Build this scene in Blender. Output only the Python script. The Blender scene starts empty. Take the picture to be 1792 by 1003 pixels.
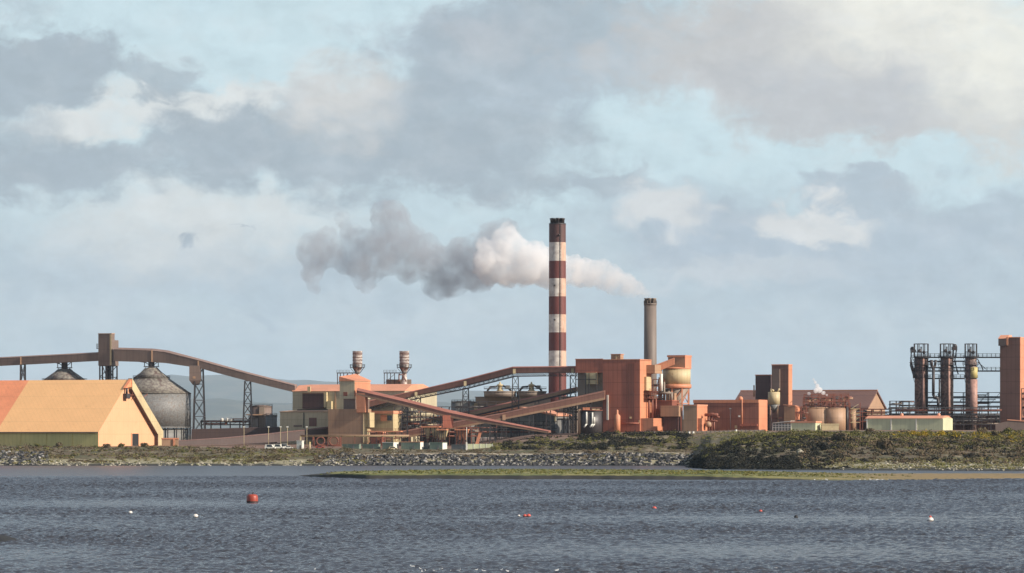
import bpy, math, random
from math import radians as R, sin, cos, pi
from mathutils import Vector, noise as mn
random.seed(7)
scene = bpy.context.scene
col = scene.collection
F, HZ, CH = 6667.0, 758.0, 15.0          # focal length in photo pixels, horizon row, camera height (m)
def X(px, D): return (px - 896.0) * D / F
def Z(py, D): return CH + (HZ - py) * D / F
SA = R(20)                                # the plant's street grid is turned by this angle
SUN_AZ, SUN_EL = R(24), R(29)             # sun: turned from straight right towards the camera

# ------------------------------------------------------------------ materials
def srgb(r, g, b):
    f = lambda c: (c/255/12.92) if c/255 <= .04045 else ((c/255+.055)/1.055)**2.4
    return (f(r), f(g), f(b))
class NT:
    def __init__(s, tree): s.t = tree; s.n = tree.nodes; s.l = tree.links
    def node(s, typ, **kw):
        n = s.n.new(typ)
        for k, v in kw.items(): setattr(n, k, v)
        return n
    def put(s, sock, v):
        if isinstance(v, bpy.types.NodeSocket): s.l.new(v, sock)
        elif v is not None:
            if hasattr(sock.default_value, '__len__') and hasattr(v, '__len__') and len(sock.default_value) == 4 and len(v) == 3: v = (*v, 1)
            sock.default_value = v
    def math(s, op, a, b=None, c=None, clamp=False):
        n = s.node('ShaderNodeMath', operation=op, use_clamp=clamp)
        for i, q in enumerate((a, b, c)):
            if q is not None: s.put(n.inputs[i], q)
        return n.outputs[0]
    def vmath(s, op, a, b=None):
        n = s.node('ShaderNodeVectorMath', operation=op)
        s.put(n.inputs[0], a)
        if b is not None: s.put(n.inputs[1], b)
        return n.outputs['Value'] if op in ('LENGTH', 'DISTANCE', 'DOT_PRODUCT') else n.outputs[0]
    def mix(s, fac, a, b, blend='MIX'):
        n = s.node('ShaderNodeMix', data_type='RGBA', blend_type=blend)
        s.put(n.inputs[0], fac); s.put(n.inputs[6], a); s.put(n.inputs[7], b)
        return n.outputs[2]
    def noise(s, vec, scale, detail=3, rough=.55, dim='3D', color=False):
        n = s.node('ShaderNodeTexNoise', noise_dimensions=dim)
        s.put(n.inputs['Vector'], vec); n.inputs['Scale'].default_value = scale
        n.inputs['Detail'].default_value = detail; n.inputs['Roughness'].default_value = rough
        return n.outputs['Color' if color else 'Fac']
    def mr(s, v, a, b, c=0., d=1., kind='SMOOTHSTEP'):
        n = s.node('ShaderNodeMapRange', interpolation_type=kind)
        s.put(n.inputs[0], v)
        for i, q in enumerate((a, b, c, d)): s.put(n.inputs[i+1], q)
        return n.outputs[0]
    def map(s, vec, scale=(1, 1, 1), loc=(0, 0, 0)):
        n = s.node('ShaderNodeMapping'); s.put(n.inputs[0], vec)
        n.inputs['Scale'].default_value = scale; n.inputs['Location'].default_value = loc
        return n.outputs[0]
def new_mat(name):
    m = bpy.data.materials.new(name); m.use_nodes = True
    nt = NT(m.node_tree); b = nt.n['Principled BSDF']
    return m, nt, b
def paint(name, c, dirt=(.10, .055, .035), amt=.35, rough=.6, seam=.13, metal=0., spot=.38, zgrad=0):
    """weathered painted cladding: cloudy fading, vertical run-off streaks, sheet seams"""
    m, nt, b = new_mat(name)
    P = nt.node('ShaderNodeTexCoord').outputs['Object']
    big = nt.noise(P, .11, 4)
    colr = nt.mix(nt.mr(big, .3, .7, 0, spot), c, tuple(q*.6 for q in c))
    st = nt.noise(nt.map(P, (.9, .9, .06)), 1.0, 5, .65)
    colr = nt.mix(nt.mr(st, .48, .78, 0, amt), colr, dirt)
    pale = nt.noise(nt.map(P, (1.6, 1.6, .15), (9, 3, 1)), 1.0, 3, .6)
    colr = nt.mix(nt.mr(pale, .6, .8, 0, amt*.6), colr, tuple(min(1, q*1.25+.02) for q in c))
    pat = nt.noise(nt.map(P, (.35, .35, .22), (17, 4, 8)), 1.0, 6, .72)
    colr = nt.mix(nt.mr(pat, .6, .7, 0, min(.85, amt*1.5)), colr, tuple(q*.75+.01 for q in dirt))
    if seam:
        sx = nt.node('ShaderNodeSeparateXYZ'); nt.put(sx.inputs[0], P)
        fr = nt.math('FRACT', nt.math('MULTIPLY', nt.math('ADD', sx.outputs[0], sx.outputs[1]), .42))
        colr = nt.mix(nt.math('MULTIPLY', nt.math('LESS_THAN', fr, .22), seam), colr, tuple(q*.35 for q in c))
        fz = nt.math('FRACT', nt.math('MULTIPLY', sx.outputs[2], .16))
        colr = nt.mix(nt.math('MULTIPLY', nt.math('LESS_THAN', fz, .07), seam*1.6), colr, tuple(q*.35 for q in c))
    nt.put(b.inputs['Base Color'], colr)
    b.inputs['Roughness'].default_value = rough; b.inputs['Metallic'].default_value = metal
    return m
def mottled(name, c1, c2, scale=.5, lo=.4, hi=.6, rough=.85, c3=None, det=6):
    m, nt, b = new_mat(name)
    P = nt.node('ShaderNodeTexCoord').outputs['Object']
    colr = nt.mix(nt.mr(nt.noise(P, scale, det, .65), lo, hi), c1, c2)
    if c3 is not None:
        colr = nt.mix(nt.mr(nt.noise(nt.map(P, (1, 1, 1), (31, 7, 3)), scale*.45, 5, .6), .52, .66), colr, c3)
    nt.put(b.inputs['Base Color'], colr); b.inputs['Roughness'].default_value = rough
    return m
M = {}
M['red'] = paint('red_cladding', (.42, .138, .085), amt=.34, seam=.24)
M['red_dark'] = paint('dark_red_cladding', (.25, .085, .055), amt=.35)
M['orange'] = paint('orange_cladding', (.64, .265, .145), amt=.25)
M['barn_roof'] = paint('barn_roof_sheets', (.86, .49, .22), dirt=(.74, .33, .13), amt=.3, seam=.06, spot=.16)
M['barn_red'] = paint('barn_roof_red_sheets', (.85, .31, .15), dirt=(.5, .16, .07), amt=.3, seam=.06)
M['barn_gable'] = paint('barn_gable_sheets', (.75, .40, .225), dirt=(.64, .28, .13), amt=.35, seam=.07, spot=.14)
M['barn_olive'] = paint('barn_olive_cladding', (.66, .56, .23), dirt=(.2, .16, .06), amt=.25)
M['hall_red'] = paint('hall_red_brown_cladding', (.33, .13, .085), amt=.34, seam=.22)
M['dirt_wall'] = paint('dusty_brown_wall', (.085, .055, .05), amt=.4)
M['olive'] = paint('olive_cladding', (.52, .455, .31), dirt=(.22, .17, .08), amt=.3)
M['cream'] = paint('cream_cladding', (.58, .47, .27), dirt=(.34, .19, .1), amt=.5)
M['tan'] = paint('tan_cladding', (.42, .26, .16), dirt=(.2, .1, .06), amt=.3)
M['green'] = paint('pale_green_cladding', (.60, .62, .40), dirt=(.3, .3, .18), amt=.25)
M['pink_roof'] = paint('faded_roof_sheets', (.72, .33, .20), dirt=(.4, .15, .09), amt=.3, seam=.05)
M['brown'] = paint('brown_cladding', (.20, .145, .12), dirt=(.08, .05, .04), amt=.35)
M['brown_red'] = paint('brown_red_cladding', (.18, .095, .075), dirt=(.09, .05, .04), amt=.36, seam=.22)
M['gallery_red'] = paint('red_gallery_sheets', (.26, .125, .09), dirt=(.12, .065, .05), amt=.45)
M['gallery_top'] = paint('red_gallery_roof', (.42, .17, .125), dirt=(.3, .1, .07), amt=.3)
M['brown_top'] = paint('brown_gallery_roof', (.30, .21, .18), amt=.3)
M['steel'] = paint('dark_steel', (.05, .045, .047), dirt=(.1, .045, .03), amt=.5, seam=0, rough=.5)
M['steel_red'] = paint('rusty_red_steel', (.24, .08, .05), dirt=(.07, .04, .03), amt=.5, seam=0)
M['grey'] = paint('grey_cladding', (.20, .20, .19), dirt=(.1, .07, .05), amt=.35)
M['grey_brown'] = paint('grey_brown_concrete', (.27, .215, .17), dirt=(.1, .07, .05), amt=.45, seam=.05)
M['darkpanel'] = paint('dark_louvre', (.10, .048, .042), amt=.2, seam=.3)
M['darktower'] = paint('dark_tower_sheets', (.105, .06, .058), amt=.25)
M['white'] = paint('white_paint', (.78, .76, .68), dirt=(.4, .3, .2), amt=.25, seam=0)
M['container'] = paint('green_container', (.21, .26, .20), amt=.25)
M['silo'] = mottled('weathered_silo_steel', (.125, .125, .122), (.205, .205, .20), 1.3, .36, .64, .6, (.15, .125, .105), 9)
M['silo_roof'] = mottled('weathered_silo_roof', (.13, .11, .10), (.25, .23, .19), .7, .4, .6, .7, (.10, .07, .06), 9)
M['column'] = mottled('rusty_column_lagging', (.13, .10, .095), (.30, .20, .17), .9, .42, .6, .6, (.10, .06, .05), 8)
M['column_pink'] = mottled('pale_column_lagging', (.42, .24, .19), (.28, .16, .13), .8, .45, .65, .6, None, 8)
M['vessel'] = mottled('banded_vessel_lagging', (.27, .22, .20), (.60, .57, .52), .5, .45, .6, .5, (.19, .09, .065), 6)
M['chim_red'] = paint('chimney_red', (.16, .045, .038), dirt=(.07, .03, .028), amt=.5, seam=0)
M['chim_dark'] = paint('chimney_soot', (.105, .048, .043), dirt=(.03, .025, .025), amt=.6, seam=0)
M['chim_white'] = paint('chimney_white', (.60, .51, .42), dirt=(.40, .19, .10), amt=.95, seam=0, spot=.2)
_m, _nt, _b = new_mat('chimney_white_rusting'); _P = _nt.node('ShaderNodeTexCoord').outputs['Object']
_sx = _nt.node('ShaderNodeSeparateXYZ'); _nt.put(_sx.inputs[0], _P)
_st = _nt.noise(_nt.map(_P, (.8, .8, .045)), 1.0, 6, .65)
_c = _nt.mix(_nt.mr(_nt.noise(_P, .35, 5, .6), .4, .65), (.70, .65, .58), (.50, .45, .40))
_c = _nt.mix(_nt.math('MULTIPLY', _nt.mr(_nt.math('ADD', _sx.outputs[0], _nt.math('MULTIPLY', _st, 3.)), 2.0, 3.9), .62), _c, (.50, .235, .12))
_c = _nt.mix(_nt.mr(_st, .56, .68, 0, .8), _c, (.26, .10, .055))
_nt.put(_b.inputs['Base Color'], _c); _b.inputs['Roughness'].default_value = .7; M['chim_white'] = _m
M['chim_grey'] = paint('chimney_concrete', (.185, .145, .12), dirt=(.07, .06, .055), amt=.35, seam=0, spot=.35)
M['rock'] = mottled('shore_rock', (.028, .028, .031), (.36, .34, .31), .4, .5, .66, .9, (.10, .095, .08), 3)  # near-black tone also stands in for shade in the gaps between rocks
M['rock_pale'] = mottled('pale_shore_rock', (.11, .10, .08), (.46, .42, .33), .5, .42, .58, .9, (.2, .2, .09), 5)
M['mud'] = mottled('dark_weedy_rock', (.007, .007, .007), (.02, .018, .014), .8, .4, .6, .8)
M['buoy_red'] = paint('red_buoy_paint', (.36, .055, .03), dirt=(.14, .05, .03), amt=.5, seam=0, rough=.45)
M['buoy_white'] = paint('white_buoy_paint', (.78, .74, .68), dirt=(.5, .35, .28), amt=.3, seam=0, rough=.5)
M['buoy_pink'] = paint('bright_red_float', (.62, .10, .07), dirt=(.4, .1, .08), amt=.2, seam=0, rough=.5)
M['black'] = paint('black_rubber', (.02, .02, .022), dirt=(.04, .04, .04), amt=.3, seam=0)
M['feather'] = paint('white_feather', (.8, .8, .78), dirt=(.45, .46, .48), amt=.2, seam=0)
M['glass'] = paint('dark_window_glass', (.04, .05, .06), amt=.1, seam=0, rough=.15)
M['yellow'] = paint('yellow_lagging', (.55, .46, .18), dirt=(.2, .16, .05), amt=.5, seam=0)

# ------------------------------------------------------------------ mesh builder
class MB:
    def __init__(s): s.v, s.f, s.m, s.s = [], [], [], []; s.cur = 0; s.smooth = False
    def add(s, vs, fs, sm=None):
        o = len(s.v); s.v += [tuple(p) for p in vs]
        for f in fs: s.f.append(tuple(o+i for i in f)); s.m.append(s.cur); s.s.append(s.smooth if sm is None else sm)
        return s
    def hexa(s, p):      # p: 4 bottom (ccw from above), 4 top
        return s.add(p, [(3,2,1,0), (4,5,6,7), (0,1,5,4), (1,2,6,5), (2,3,7,6), (3,0,4,7)])
    def box(s, x0, x1, y0, y1, z0, z1):
        x0, x1 = sorted((x0, x1)); y0, y1 = sorted((y0, y1)); z0, z1 = sorted((z0, z1))
        return s.hexa([(x0,y0,z0),(x1,y0,z0),(x1,y1,z0),(x0,y1,z0),(x0,y0,z1),(x1,y0,z1),(x1,y1,z1),(x0,y1,z1)])
    def prism_y(s, pts, y0, y1):       # (x,z) outline extruded along y
        n = len(pts)
        vs = [(x, y0, z) for x, z in pts] + [(x, y1, z) for x, z in pts]
        return s.add(vs, [tuple(range(n)), tuple(range(2*n-1, n-1, -1))] + [(i, i+n, (i+1)%n+n, (i+1)%n) for i in range(n)])
    def prism_x(s, pts, x0, x1):       # (y,z) outline extruded along x
        n = len(pts)
        vs = [(x0, y, z) for y, z in pts] + [(x1, y, z) for y, z in pts]
        return s.add(vs, [tuple(range(n)), tuple(range(2*n-1, n-1, -1))] + [(i, i+n, (i+1)%n+n, (i+1)%n) for i in range(n)])
    def lathe(s, prof, cx=0, cy=0, n=24, smooth=True):
        vs, fs = [], []
        for r, z in prof:
            for i in range(n):
                a = 2*pi*i/n; vs.append((cx+r*cos(a), cy+r*sin(a), z))
        for k in range(len(prof)-1):
            for i in range(n):
                j = (i+1) % n; fs.append((k*n+i, k*n+j, (k+1)*n+j, (k+1)*n+i))
        s.add(vs, fs, smooth); o = len(s.v)-len(vs)
        s.f.append(tuple(o+i for i in range(n-1, -1, -1))); s.m.append(s.cur); s.s.append(False)
        e = o+(len(prof)-1)*n
        s.f.append(tuple(e+i for i in range(n))); s.m.append(s.cur); s.s.append(False)
        return s
    def cyl(s, cx, cy, z0, z1, r, r1=None, n=20): return s.lathe([(r, z0), (r if r1 is None else r1, z1)], cx, cy, n)
    def tube(s, p, q, r, n=4, r2=None):
        p, q = Vector(p), Vector(q); d = q-p
        if d.length < 1e-6: return s
        d.normalize(); up = Vector((0, 0, 1)) if abs(d.z) < .95 else Vector((1, 0, 0))
        a = d.cross(up).normalized(); b = a.cross(d); r2 = r if r2 is None else r2
        vs = []
        for c, rr in ((p, r), (q, r2)):
            for i in range(n):
                t = 2*pi*(i+.5)/n; vs.append(c + (a*cos(t)+b*sin(t))*rr)
        return s.add(vs, [tuple(range(n)), tuple(range(2*n-1, n-1, -1))] + [(i, i+n, (i+1)%n+n, (i+1)%n) for i in range(n)], n > 5)
    def path(s, pts, r, n=6):
        for a, b in zip(pts, pts[1:]): s.tube(a, b, r, n)
        for p in pts[1:-1]: s.ball(p, r*1.02, 6, 4)
        return s
    def ball(s, c, r, n=10, m=6, sz=1.0):
        return s.lathe([(max(1e-4, r*sin(pi*k/m)), c[2]-r*sz*cos(pi*k/m)) for k in range(m+1)], c[0], c[1], n)
    def rail(s, p, q, h=1.1, step=2.0, r=.06):
        p, q = Vector(p), Vector(q); n = max(1, int((q-p).length/step)); u = Vector((0, 0, h))
        s.tube(p+u, q+u, r); s.tube(p+u*.5, q+u*.5, r*.8)
        for i in range(n+1): t = p.lerp(q, i/n); s.tube(t, t+u, r)
        return s
    def lattice(s, p, q, h, bays, r=.14):
        """flat truss hanging h below the line p-q"""
        p, q = Vector(p), Vector(q); dn = Vector((0, 0, -h))
        s.tube(p+dn, q+dn, r*1.3); s.tube(p, q, r)
        for i in range(bays):
            a, b = p.lerp(q, i/bays), p.lerp(q, (i+1)/bays)
            s.tube(a, a+dn, r); s.tube(a+dn, (a+b)/2, r*.8); s.tube((a+b)/2, b+dn, r*.8)
        s.tube(q, q+dn, r)
        return s
    def mesh(s, name, mats):
        me = bpy.data.meshes.new(name); me.from_pydata(s.v, [], s.f)
        for m in (mats if isinstance(mats, (list, tuple)) else [mats]): me.materials.append(m)
        me.polygons.foreach_set('material_index', s.m); me.polygons.foreach_set('use_smooth', s.s)
        me.update(); return me
    def build(s, name, mats, parent=None, loc=None, label=None):
        o = bpy.data.objects.new(name, s.mesh(name, mats)); col.objects.link(o)
        if parent is not None: o.parent = parent
        if loc is not None: o.location = loc
        if label: o['label'] = label
        return o
def tag(o, label=None, cat=None, group=None, kind=None):
    if label: o['label'] = label
    if cat: o['category'] = cat
    if group: o['group'] = group
    if kind: o['kind'] = kind
    return o
def children(o): return [c for c in col.objects if c.parent == o]
def copy_tree(o, loc, label=None, rz=None, sc=None):
    c = o.copy(); col.objects.link(c); c.location = loc
    if rz is not None: c.rotation_euler.z = rz
    if sc is not None: c.scale = (sc, sc, sc)
    if label: c['label'] = label
    for ch in children(o):
        k = ch.copy(); col.objects.link(k); k.parent = c
        for g in children(ch):
            q = g.copy(); col.objects.link(q); q.parent = k
    return c

# ------------------------------------------------------------------ terrain heights
_L = [(1700,-3),(1750,-.3),(1756,.5),(1772,3.2),(1800,6),(1835,7.9),(1860,8.6),(2100,9.5)]
_C = [(1700,-3),(1750,-.3),(1756,.5),(1772,4.0),(1790,5.3),(1830,6.6),(1860,7.3),(1900,8.6),(1950,9.6),(2100,10)]
_E = [(1700,-3),(1750,-.3),(1756,.5),(1772,4.2),(1790,5.3),(1812,6.6),(1840,11.6),(1870,14.9),(1900,15.4),(2100,16.3)]
COLS = [(-2600,_L),(300,_L),(480,_C),(800,_C),
 (960,[(1700,-3),(1750,-.3),(1756,.5),(1772,4.2),(1790,5.3),(1815,6.8),(1850,10.6),(1880,13.4),(1905,14.6),(2100,15)]),
 (1090,_E),(1190,_E),
 (1206,[(1600,-3),(1648,-.4),(1660,.9),(1700,1.5),(1750,2),(1772,4.2),(1790,5.3),(1812,6.6),(1840,11.6),(1870,14.9),(1900,15.4),(2100,16.3)]),
 (1226,[(1570,-3),(1610,-.3),(1618,.7),(1640,3.4),(1660,4.8),(1720,5.2),(1780,6.6),(1812,7.6),(1845,13),(1872,15.1),(1900,15.4),(2100,16.3)]),
 (1245,[(1540,-3),(1575,-.3),(1580,.7),(1610,4.6),(1640,7.4),(1700,8.0),(1800,11.5),(1850,14.6),(1880,15.4),(2100,16.4)]),
 (1300,[(1530,-3),(1555,-.3),(1562,.8),(1592,5),(1640,10.8),(1700,12.2),(1800,14),(1860,15.5),(1900,15.9),(2100,16.4)]),
 (1400,[(1515,-3),(1538,-.3),(1545,.8),(1580,5.5),(1640,12.6),(1690,14.4),(1800,15.3),(1870,16),(1900,16.3),(2100,16.8)]),
 (1550,[(1500,-3),(1520,-.3),(1527,.8),(1570,4.0),(1640,10),(1720,13.6),(1800,15.2),(1870,16.2),(1900,16.5),(2100,17)]),
 (1792,[(1470,-3),(1495,-.3),(1505,.8),(1560,3.3),(1640,9),(1720,13.2),(1800,15),(1870,16),(1900,16.3),(2100,17)]),
 (4600,[(1470,-3),(1495,-.3),(1505,.8),(1560,3.3),(1640,9),(1720,13.2),(1800,15),(1870,16),(1900,16.3),(2100,17)])]
def _prof(t, D):
    if D <= t[0][0]: return t[0][1]
    if D >= t[-1][0]:
        z = t[-1][1]
        return z + (3-z)*min(1, max(0, (D-3000)/800))
    for (a, za), (b, zb) in zip(t, t[1:]):
        if D <= b:
            return za+(zb-za)*(D-a)/(b-a)
def gz0(x, D):
    px = 896+x/D*F
    if px <= COLS[0][0]: return _prof(COLS[0][1], D)
    for (a, ta), (b, tb) in zip(COLS, COLS[1:]):
        if px <= b:
            t = (px-a)/(b-a); t = t*t*(3-2*t)
            return _prof(ta, D)*(1-t)+_prof(tb, D)*t
    return _prof(COLS[-1][1], D)
def gz(x, D):
    w = mn.noise((x/45., D/45., .3))*9            # ragged shoreline
    z = gz0(x, D + (w if D < 1900 else w*max(0, 1-(D-1900)/60)))
    if z > .2 and D < 1875: z += (mn.noise((x/9., D/9., 1.7))*.55 + mn.noise((x/3.5, D/3.5, 4.1))*.25)*min(1, z/3)*min(1, (1875-D)/40)
    return z

# ------------------------------------------------------------------ things
class Thing:
    def __init__(s, name, label, cat, px, D, a=0., group=None, base=None):
        s.lx, s.ly, s.a, s.D = X(px, D), D, a, D
        s.lz = (gz(s.lx, D)-.3) if base is None else base
        s.o = bpy.data.objects.new(name, None); col.objects.link(s.o)
        s.o.location = (s.lx, s.ly, s.lz); s.o.rotation_euler.z = -a; s.o.empty_display_size = 2
        tag(s.o, label, cat, group)
        s.k = D/F
    def fx(s, px):
        m = (px-896)/F; return (m*s.ly-s.lx)/(cos(s.a)+m*sin(s.a))
    def sy(s, px):
        m = (px-896)/F; return (m*s.ly-s.lx)/(sin(s.a)-m*cos(s.a))
    def z(s, py): return Z(py, s.D)-s.lz
    def part(s, name, mb, mats, parent=None, label=None): return mb.build(name, mats, parent or s.o, label=label)
def pbox(t, L, Rr, y0, y1, zt, zb=None):
    """box on t's front plane: pixel columns L..Rr, local depth y0..y1, pixel rows zt..zb (None = ground)"""
    return MB().box(t.fx(L), t.fx(Rr), y0, y1, (-1.5 if zb is None else t.z(zb)), t.z(zt))
def trestle(t, name, xt, yt, zt, wt, dt, wb, db, bays, mat, r=.3, zb=-2):
    """four raked legs with cross bracing, local coordinates; legs are sub-parts"""
    br = MB(); cs = ((-1,-1),(1,-1),(1,1),(-1,1))
    P = lambda c, u: Vector((xt+c[0]*(wb+(wt-wb)*u)/2, yt+c[1]*(db+(dt-db)*u)/2, zb+(zt-zb)*u))
    for i in range(4):
        c, d = cs[i], cs[(i+1) % 4]
        for k in range(bays):
            u, w = k/bays, (k+1)/bays
            br.tube(P(c, w), P(d, w), r*.6); br.tube(P(c, u), P(d, w), r*.45); br.tube(P(d, u), P(c, w), r*.45)
    b = t.part(name, br, mat)
    for c in cs:
        t.part('leg', MB().tube(P(c, 0), P(c, 1), r), mat, b)
    return b
def gallery(name, label, pts, width, wall, top, frac=.3, truss=0, trussmat=None, group=None, caps=(), capmat=None, cat='conveyor', sill=None):
    """inclined enclosed conveyor: pts = (px, top row, bottom row, distance)"""
    px, yt, yb, D = pts[0]
    t = Thing(name, label, cat, px, D, 0, group)
    O = Vector((t.lx, t.ly, t.lz)); sec = []
    P = [Vector((X(p, d), d, 0)) for p, _, _, d in pts]
    for i, (p, a, b, d) in enumerate(pts):
        dr = (P[min(i+1, len(P)-1)]-P[max(i-1, 0)]).normalized(); n = Vector((-dr.y, dr.x, 0))
        if n.y < 0: n = -n
        sec.append((P[i]-Vector((O.x, O.y, 0)), n, Z(a, d)-O.z, Z(b, d)-O.z))
    w, rf = MB(), MB()
    for (p, n, zt, zb), (q, m, yt2, yb2) in zip(sec, sec[1:]):
        h1, h2 = zb+(zt-zb)*(1-frac), yb2+(yt2-yb2)*(1-frac); u = Vector((0, 0, 1))
        w.hexa([p+u*zb, q+u*yb2, q+m*width+u*yb2, p+n*width+u*zb, p+u*h1, q+u*h2, q+m*width+u*h2, p+n*width+u*h1])
        o = .12; ins = min(width*.5-.05, (zt-h1)*.9)
        rf.hexa([p-n*o+u*(h1-.05), q-m*o+u*(h2-.05), q+m*(width+o)+u*(h2-.05), p+n*(width+o)+u*(h1-.05),
                 p+n*ins+u*zt, q+m*ins+u*yt2, q+m*(width-ins)+u*yt2, p+n*(width-ins)+u*zt])
    t.part('gallery_wall', w, wall); t.part('roof', rf, top)
    if sill:
        sl = MB(); u = Vector((0, 0, 1))
        for (p, n, zt, zb), (q, m, yt2, yb2) in zip(sec, sec[1:]):
            sl.hexa([p-n*.15+u*(zb-.25), q-m*.15+u*(yb2-.25), q+m*.1+u*(yb2-.25), p+n*.1+u*(zb-.25), p-n*.15+u*(zb+.2*(zt-zb)), q-m*.15+u*(yb2+.2*(yt2-yb2)), q+m*.1+u*(yb2+.2*(yt2-yb2)), p+n*.1+u*(zb+.2*(zt-zb))])
        t.part('sill_beam', sl, sill)
    if truss:
        tr = MB()
        for (p, n, zt, zb), (q, m, yt2, yb2) in zip(sec, sec[1:]):
            L = (q-p).length
            for s_ in (.25, width-.25):
                tr.lattice(p+n*s_+Vector((0, 0, zb-.05)), q+m*s_+Vector((0, 0, yb2-.05)), truss, max(2, int(L/2.6)), .16)
        t.part('truss', tr, trussmat or M['steel'])
    t.sec = sec
    def at(px):      # local point on the front bottom edge at a pixel column
        for (a, sa), (b, sb) in zip(zip(pts, sec), list(zip(pts, sec))[1:]):
            if min(a[0], b[0]) <= px <= max(a[0], b[0]):
                u = (px-a[0])/(b[0]-a[0]); return sa[0].lerp(sb[0], u), sa[3]+(sb[3]-sa[3])*u, sa[1], sa[2]+(sb[2]-sa[2])*u
    t.at = at
    for c in caps:
        p, zb, n, zt = at(c)
        t.part('joint_cover', MB().box(p.x-.7, p.x+.7, p.y-.3, p.y+.3, zb-.3, zb+(zt-zb)*.62), capmat or M['cream'])
    return t
HAZE, SUN_E, EXPO = 1.35e-5, 5.0, .3
_G, _G2, _CR, _WG, _CL = (167, 180, 190), (178, 192, 203), (226, 228, 226), (200, 200, 200), (205, 227, 234)
BLOBS = [ # u, v, ru, rv (photo pixels), colour, strength, softness
 (480,70,420,80,_CL,.85,1.0),(1150,255,300,75,_CL,.85,1.0),(1480,290,280,55,_CL,.8,1.0),(930,370,130,45,_CL,.7,1.1),(1720,335,130,32,_CL,.7,1.0),
 (430,505,330,40,(178,193,205),.7,1.2),(120,535,180,36,(203,214,220),.7,1.2),(760,565,240,34,(203,214,220),.7,1.3),(1600,520,260,45,(180,195,206),.7,1.2),(1420,585,220,30,(203,214,220),.6,1.3),(1000,600,300,30,(180,196,208),.5,1.3),(300,600,200,26,(183,198,209),.5,1.3),
 (200,470,420,80,_G2,.7,1.4),(1500,440,420,90,_G2,.8,1.3),(1250,540,500,60,_G2,.4,1.6),(320,400,180,80,_CR,.8,1.2),(520,390,110,45,_CR,.55,1.2),
 (110,205,90,34,_CR,.9,.8),(330,192,190,40,_CR,.85,.8),(450,165,110,32,_CR,.7,.9),
 (85,125,140,62,_G,.95,.45),(268,138,70,36,_G,.8,.5),(150,288,180,56,_G,.95,.6),(40,240,85,65,_G,.7,.8),(395,262,120,74,_G,.95,.5),(20,20,60,25,_G,.5,.9),
 (650,250,260,95,_G,.95,.5),(820,240,210,100,_G,.9,.7),(860,100,210,105,_G2,.95,.5),(770,140,90,65,_G,.7,.8),(1010,60,230,90,_G,.85,.7),(1120,130,160,58,_G2,.8,.7),(900,315,230,34,_G,.8,.8),(1080,318,120,18,_G,.7,.8),(1170,385,150,70,_G2,.6,1.0),
 (590,185,80,52,(220,219,216),.85,1.2),(850,75,60,30,(198,202,208),.5,1.1),
 (1400,100,330,120,_WG,.97,.5),(1680,170,330,95,_WG,.97,.45),(1500,160,260,70,(194,198,203),.6,.8),(1660,40,240,95,(234,233,226),.85,1.2),(1770,95,140,130,(247,246,235),.92,1.2),(1570,15,150,70,(243,242,232),.85,1.2),
 (1500,340,105,38,_G2,.95,.5),(1750,385,150,58,_G2,.75,.8),(1310,432,180,58,(176,190,203),.9,.6),(1560,432,230,76,(181,195,207),.75,.9),
 (1425,387,98,44,(226,227,226),.95,.5),(1175,370,64,48,(226,227,226),.85,.7),(1270,488,170,24,(208,214,219),.7,1.1),(332,458,17,13,(152,167,181),.75,.9),(400,405,30,9,(165,178,190),.6,.8),(480,555,40,12,(172,188,202),.5,.8),
]
# ------------------------------------------------------------------ LEFT: storage barn, silos, high conveyor
A2 = R(22)
t = Thing('storage_barn', 'huge orange storage barn with steep roof at the left shore edge', 'barn', 172, 1850, A2)
gw, ey, rz_ = t.sy(278), t.z(755), t.z(663)
xl = t.fx(-230); xsplit = t.fx(35)-gw/2*math.tan(A2)
def slope_strip(x0, x1):
    th = .35
    return MB().prism_x([(-.6, ey-.25), (gw/2, rz_), (gw+.6, ey-.25), (gw+.6, ey-.25-th), (gw/2, rz_-th-.25), (-.6, ey-.25-th)], x0, x1)
xs2 = xsplit+14
rf = MB()
y0s, y1s = -.6, gw/2
def P(xa, u): return (xa, -.6+(gw/2+.6)*u, ey-.2+(rz_-ey+.2)*u)
rf.add([P(xs2-14, 0), P(.3, 0), P(.3, 1), P(xsplit, 1)], [(0,1,2,3)])
rf.add([(xl, gw+.6, ey-.2), (.3, gw+.6, ey-.2), (.3, gw/2, rz_), (xl, gw/2, rz_)], [(3,2,1,0)])
rf.add([P(xs2-14, 0), P(.3, 0), (.3, -.6, ey-.6), (xs2-14, -.6, ey-.6)], [(3,2,1,0)])
t.part('roof', rf, M['barn_roof'])
r2 = MB(); r2.add([P(xl, 0), P(xs2-14, 0), P(xsplit, 1), P(xl, 1)], [(0,1,2,3)])
r2.add([P(xl, 0), P(xs2-14, 0), (xs2-14, -.6, ey-.6), (xl, -.6, ey-.6)], [(3,2,1,0)])
t.part('roof', r2, M['barn_red'], label='darker red orange section of the barn roof')
t.part('wall', MB().box(xl, -.1, .05, .45, -2.5, ey-.15), M['barn_olive'], label='olive green side wall below the eaves')
g = MB().prism_x([(.1, -2.5), (gw-.1, -2.5), (gw-.1, ey-.3), (gw/2, rz_-.3), (.1, ey-.3)], -.5, 0)
t.part('gable_wall', g, M['barn_gable'])
t.part('gutter', MB().box(xl, .3, -.95, -.62, ey-.75, ey-.35), M['brown'])
for q_ in range(1, 6): t.part('downpipe', MB().box(xl*q_/9-.2, xl*q_/9+.2, -.3, .04, -2, ey-.5), M['barn_olive'])
fa = MB()                                     # the far rake stands proud of the gable
d = Vector((0, gw/2, rz_-ey)); L = d.length
def rk(u, off): return (gw/2+(gw/2+.8)*u + off*.62, rz_+.5-(rz_-ey+.5)*u - off*.8)
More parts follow.
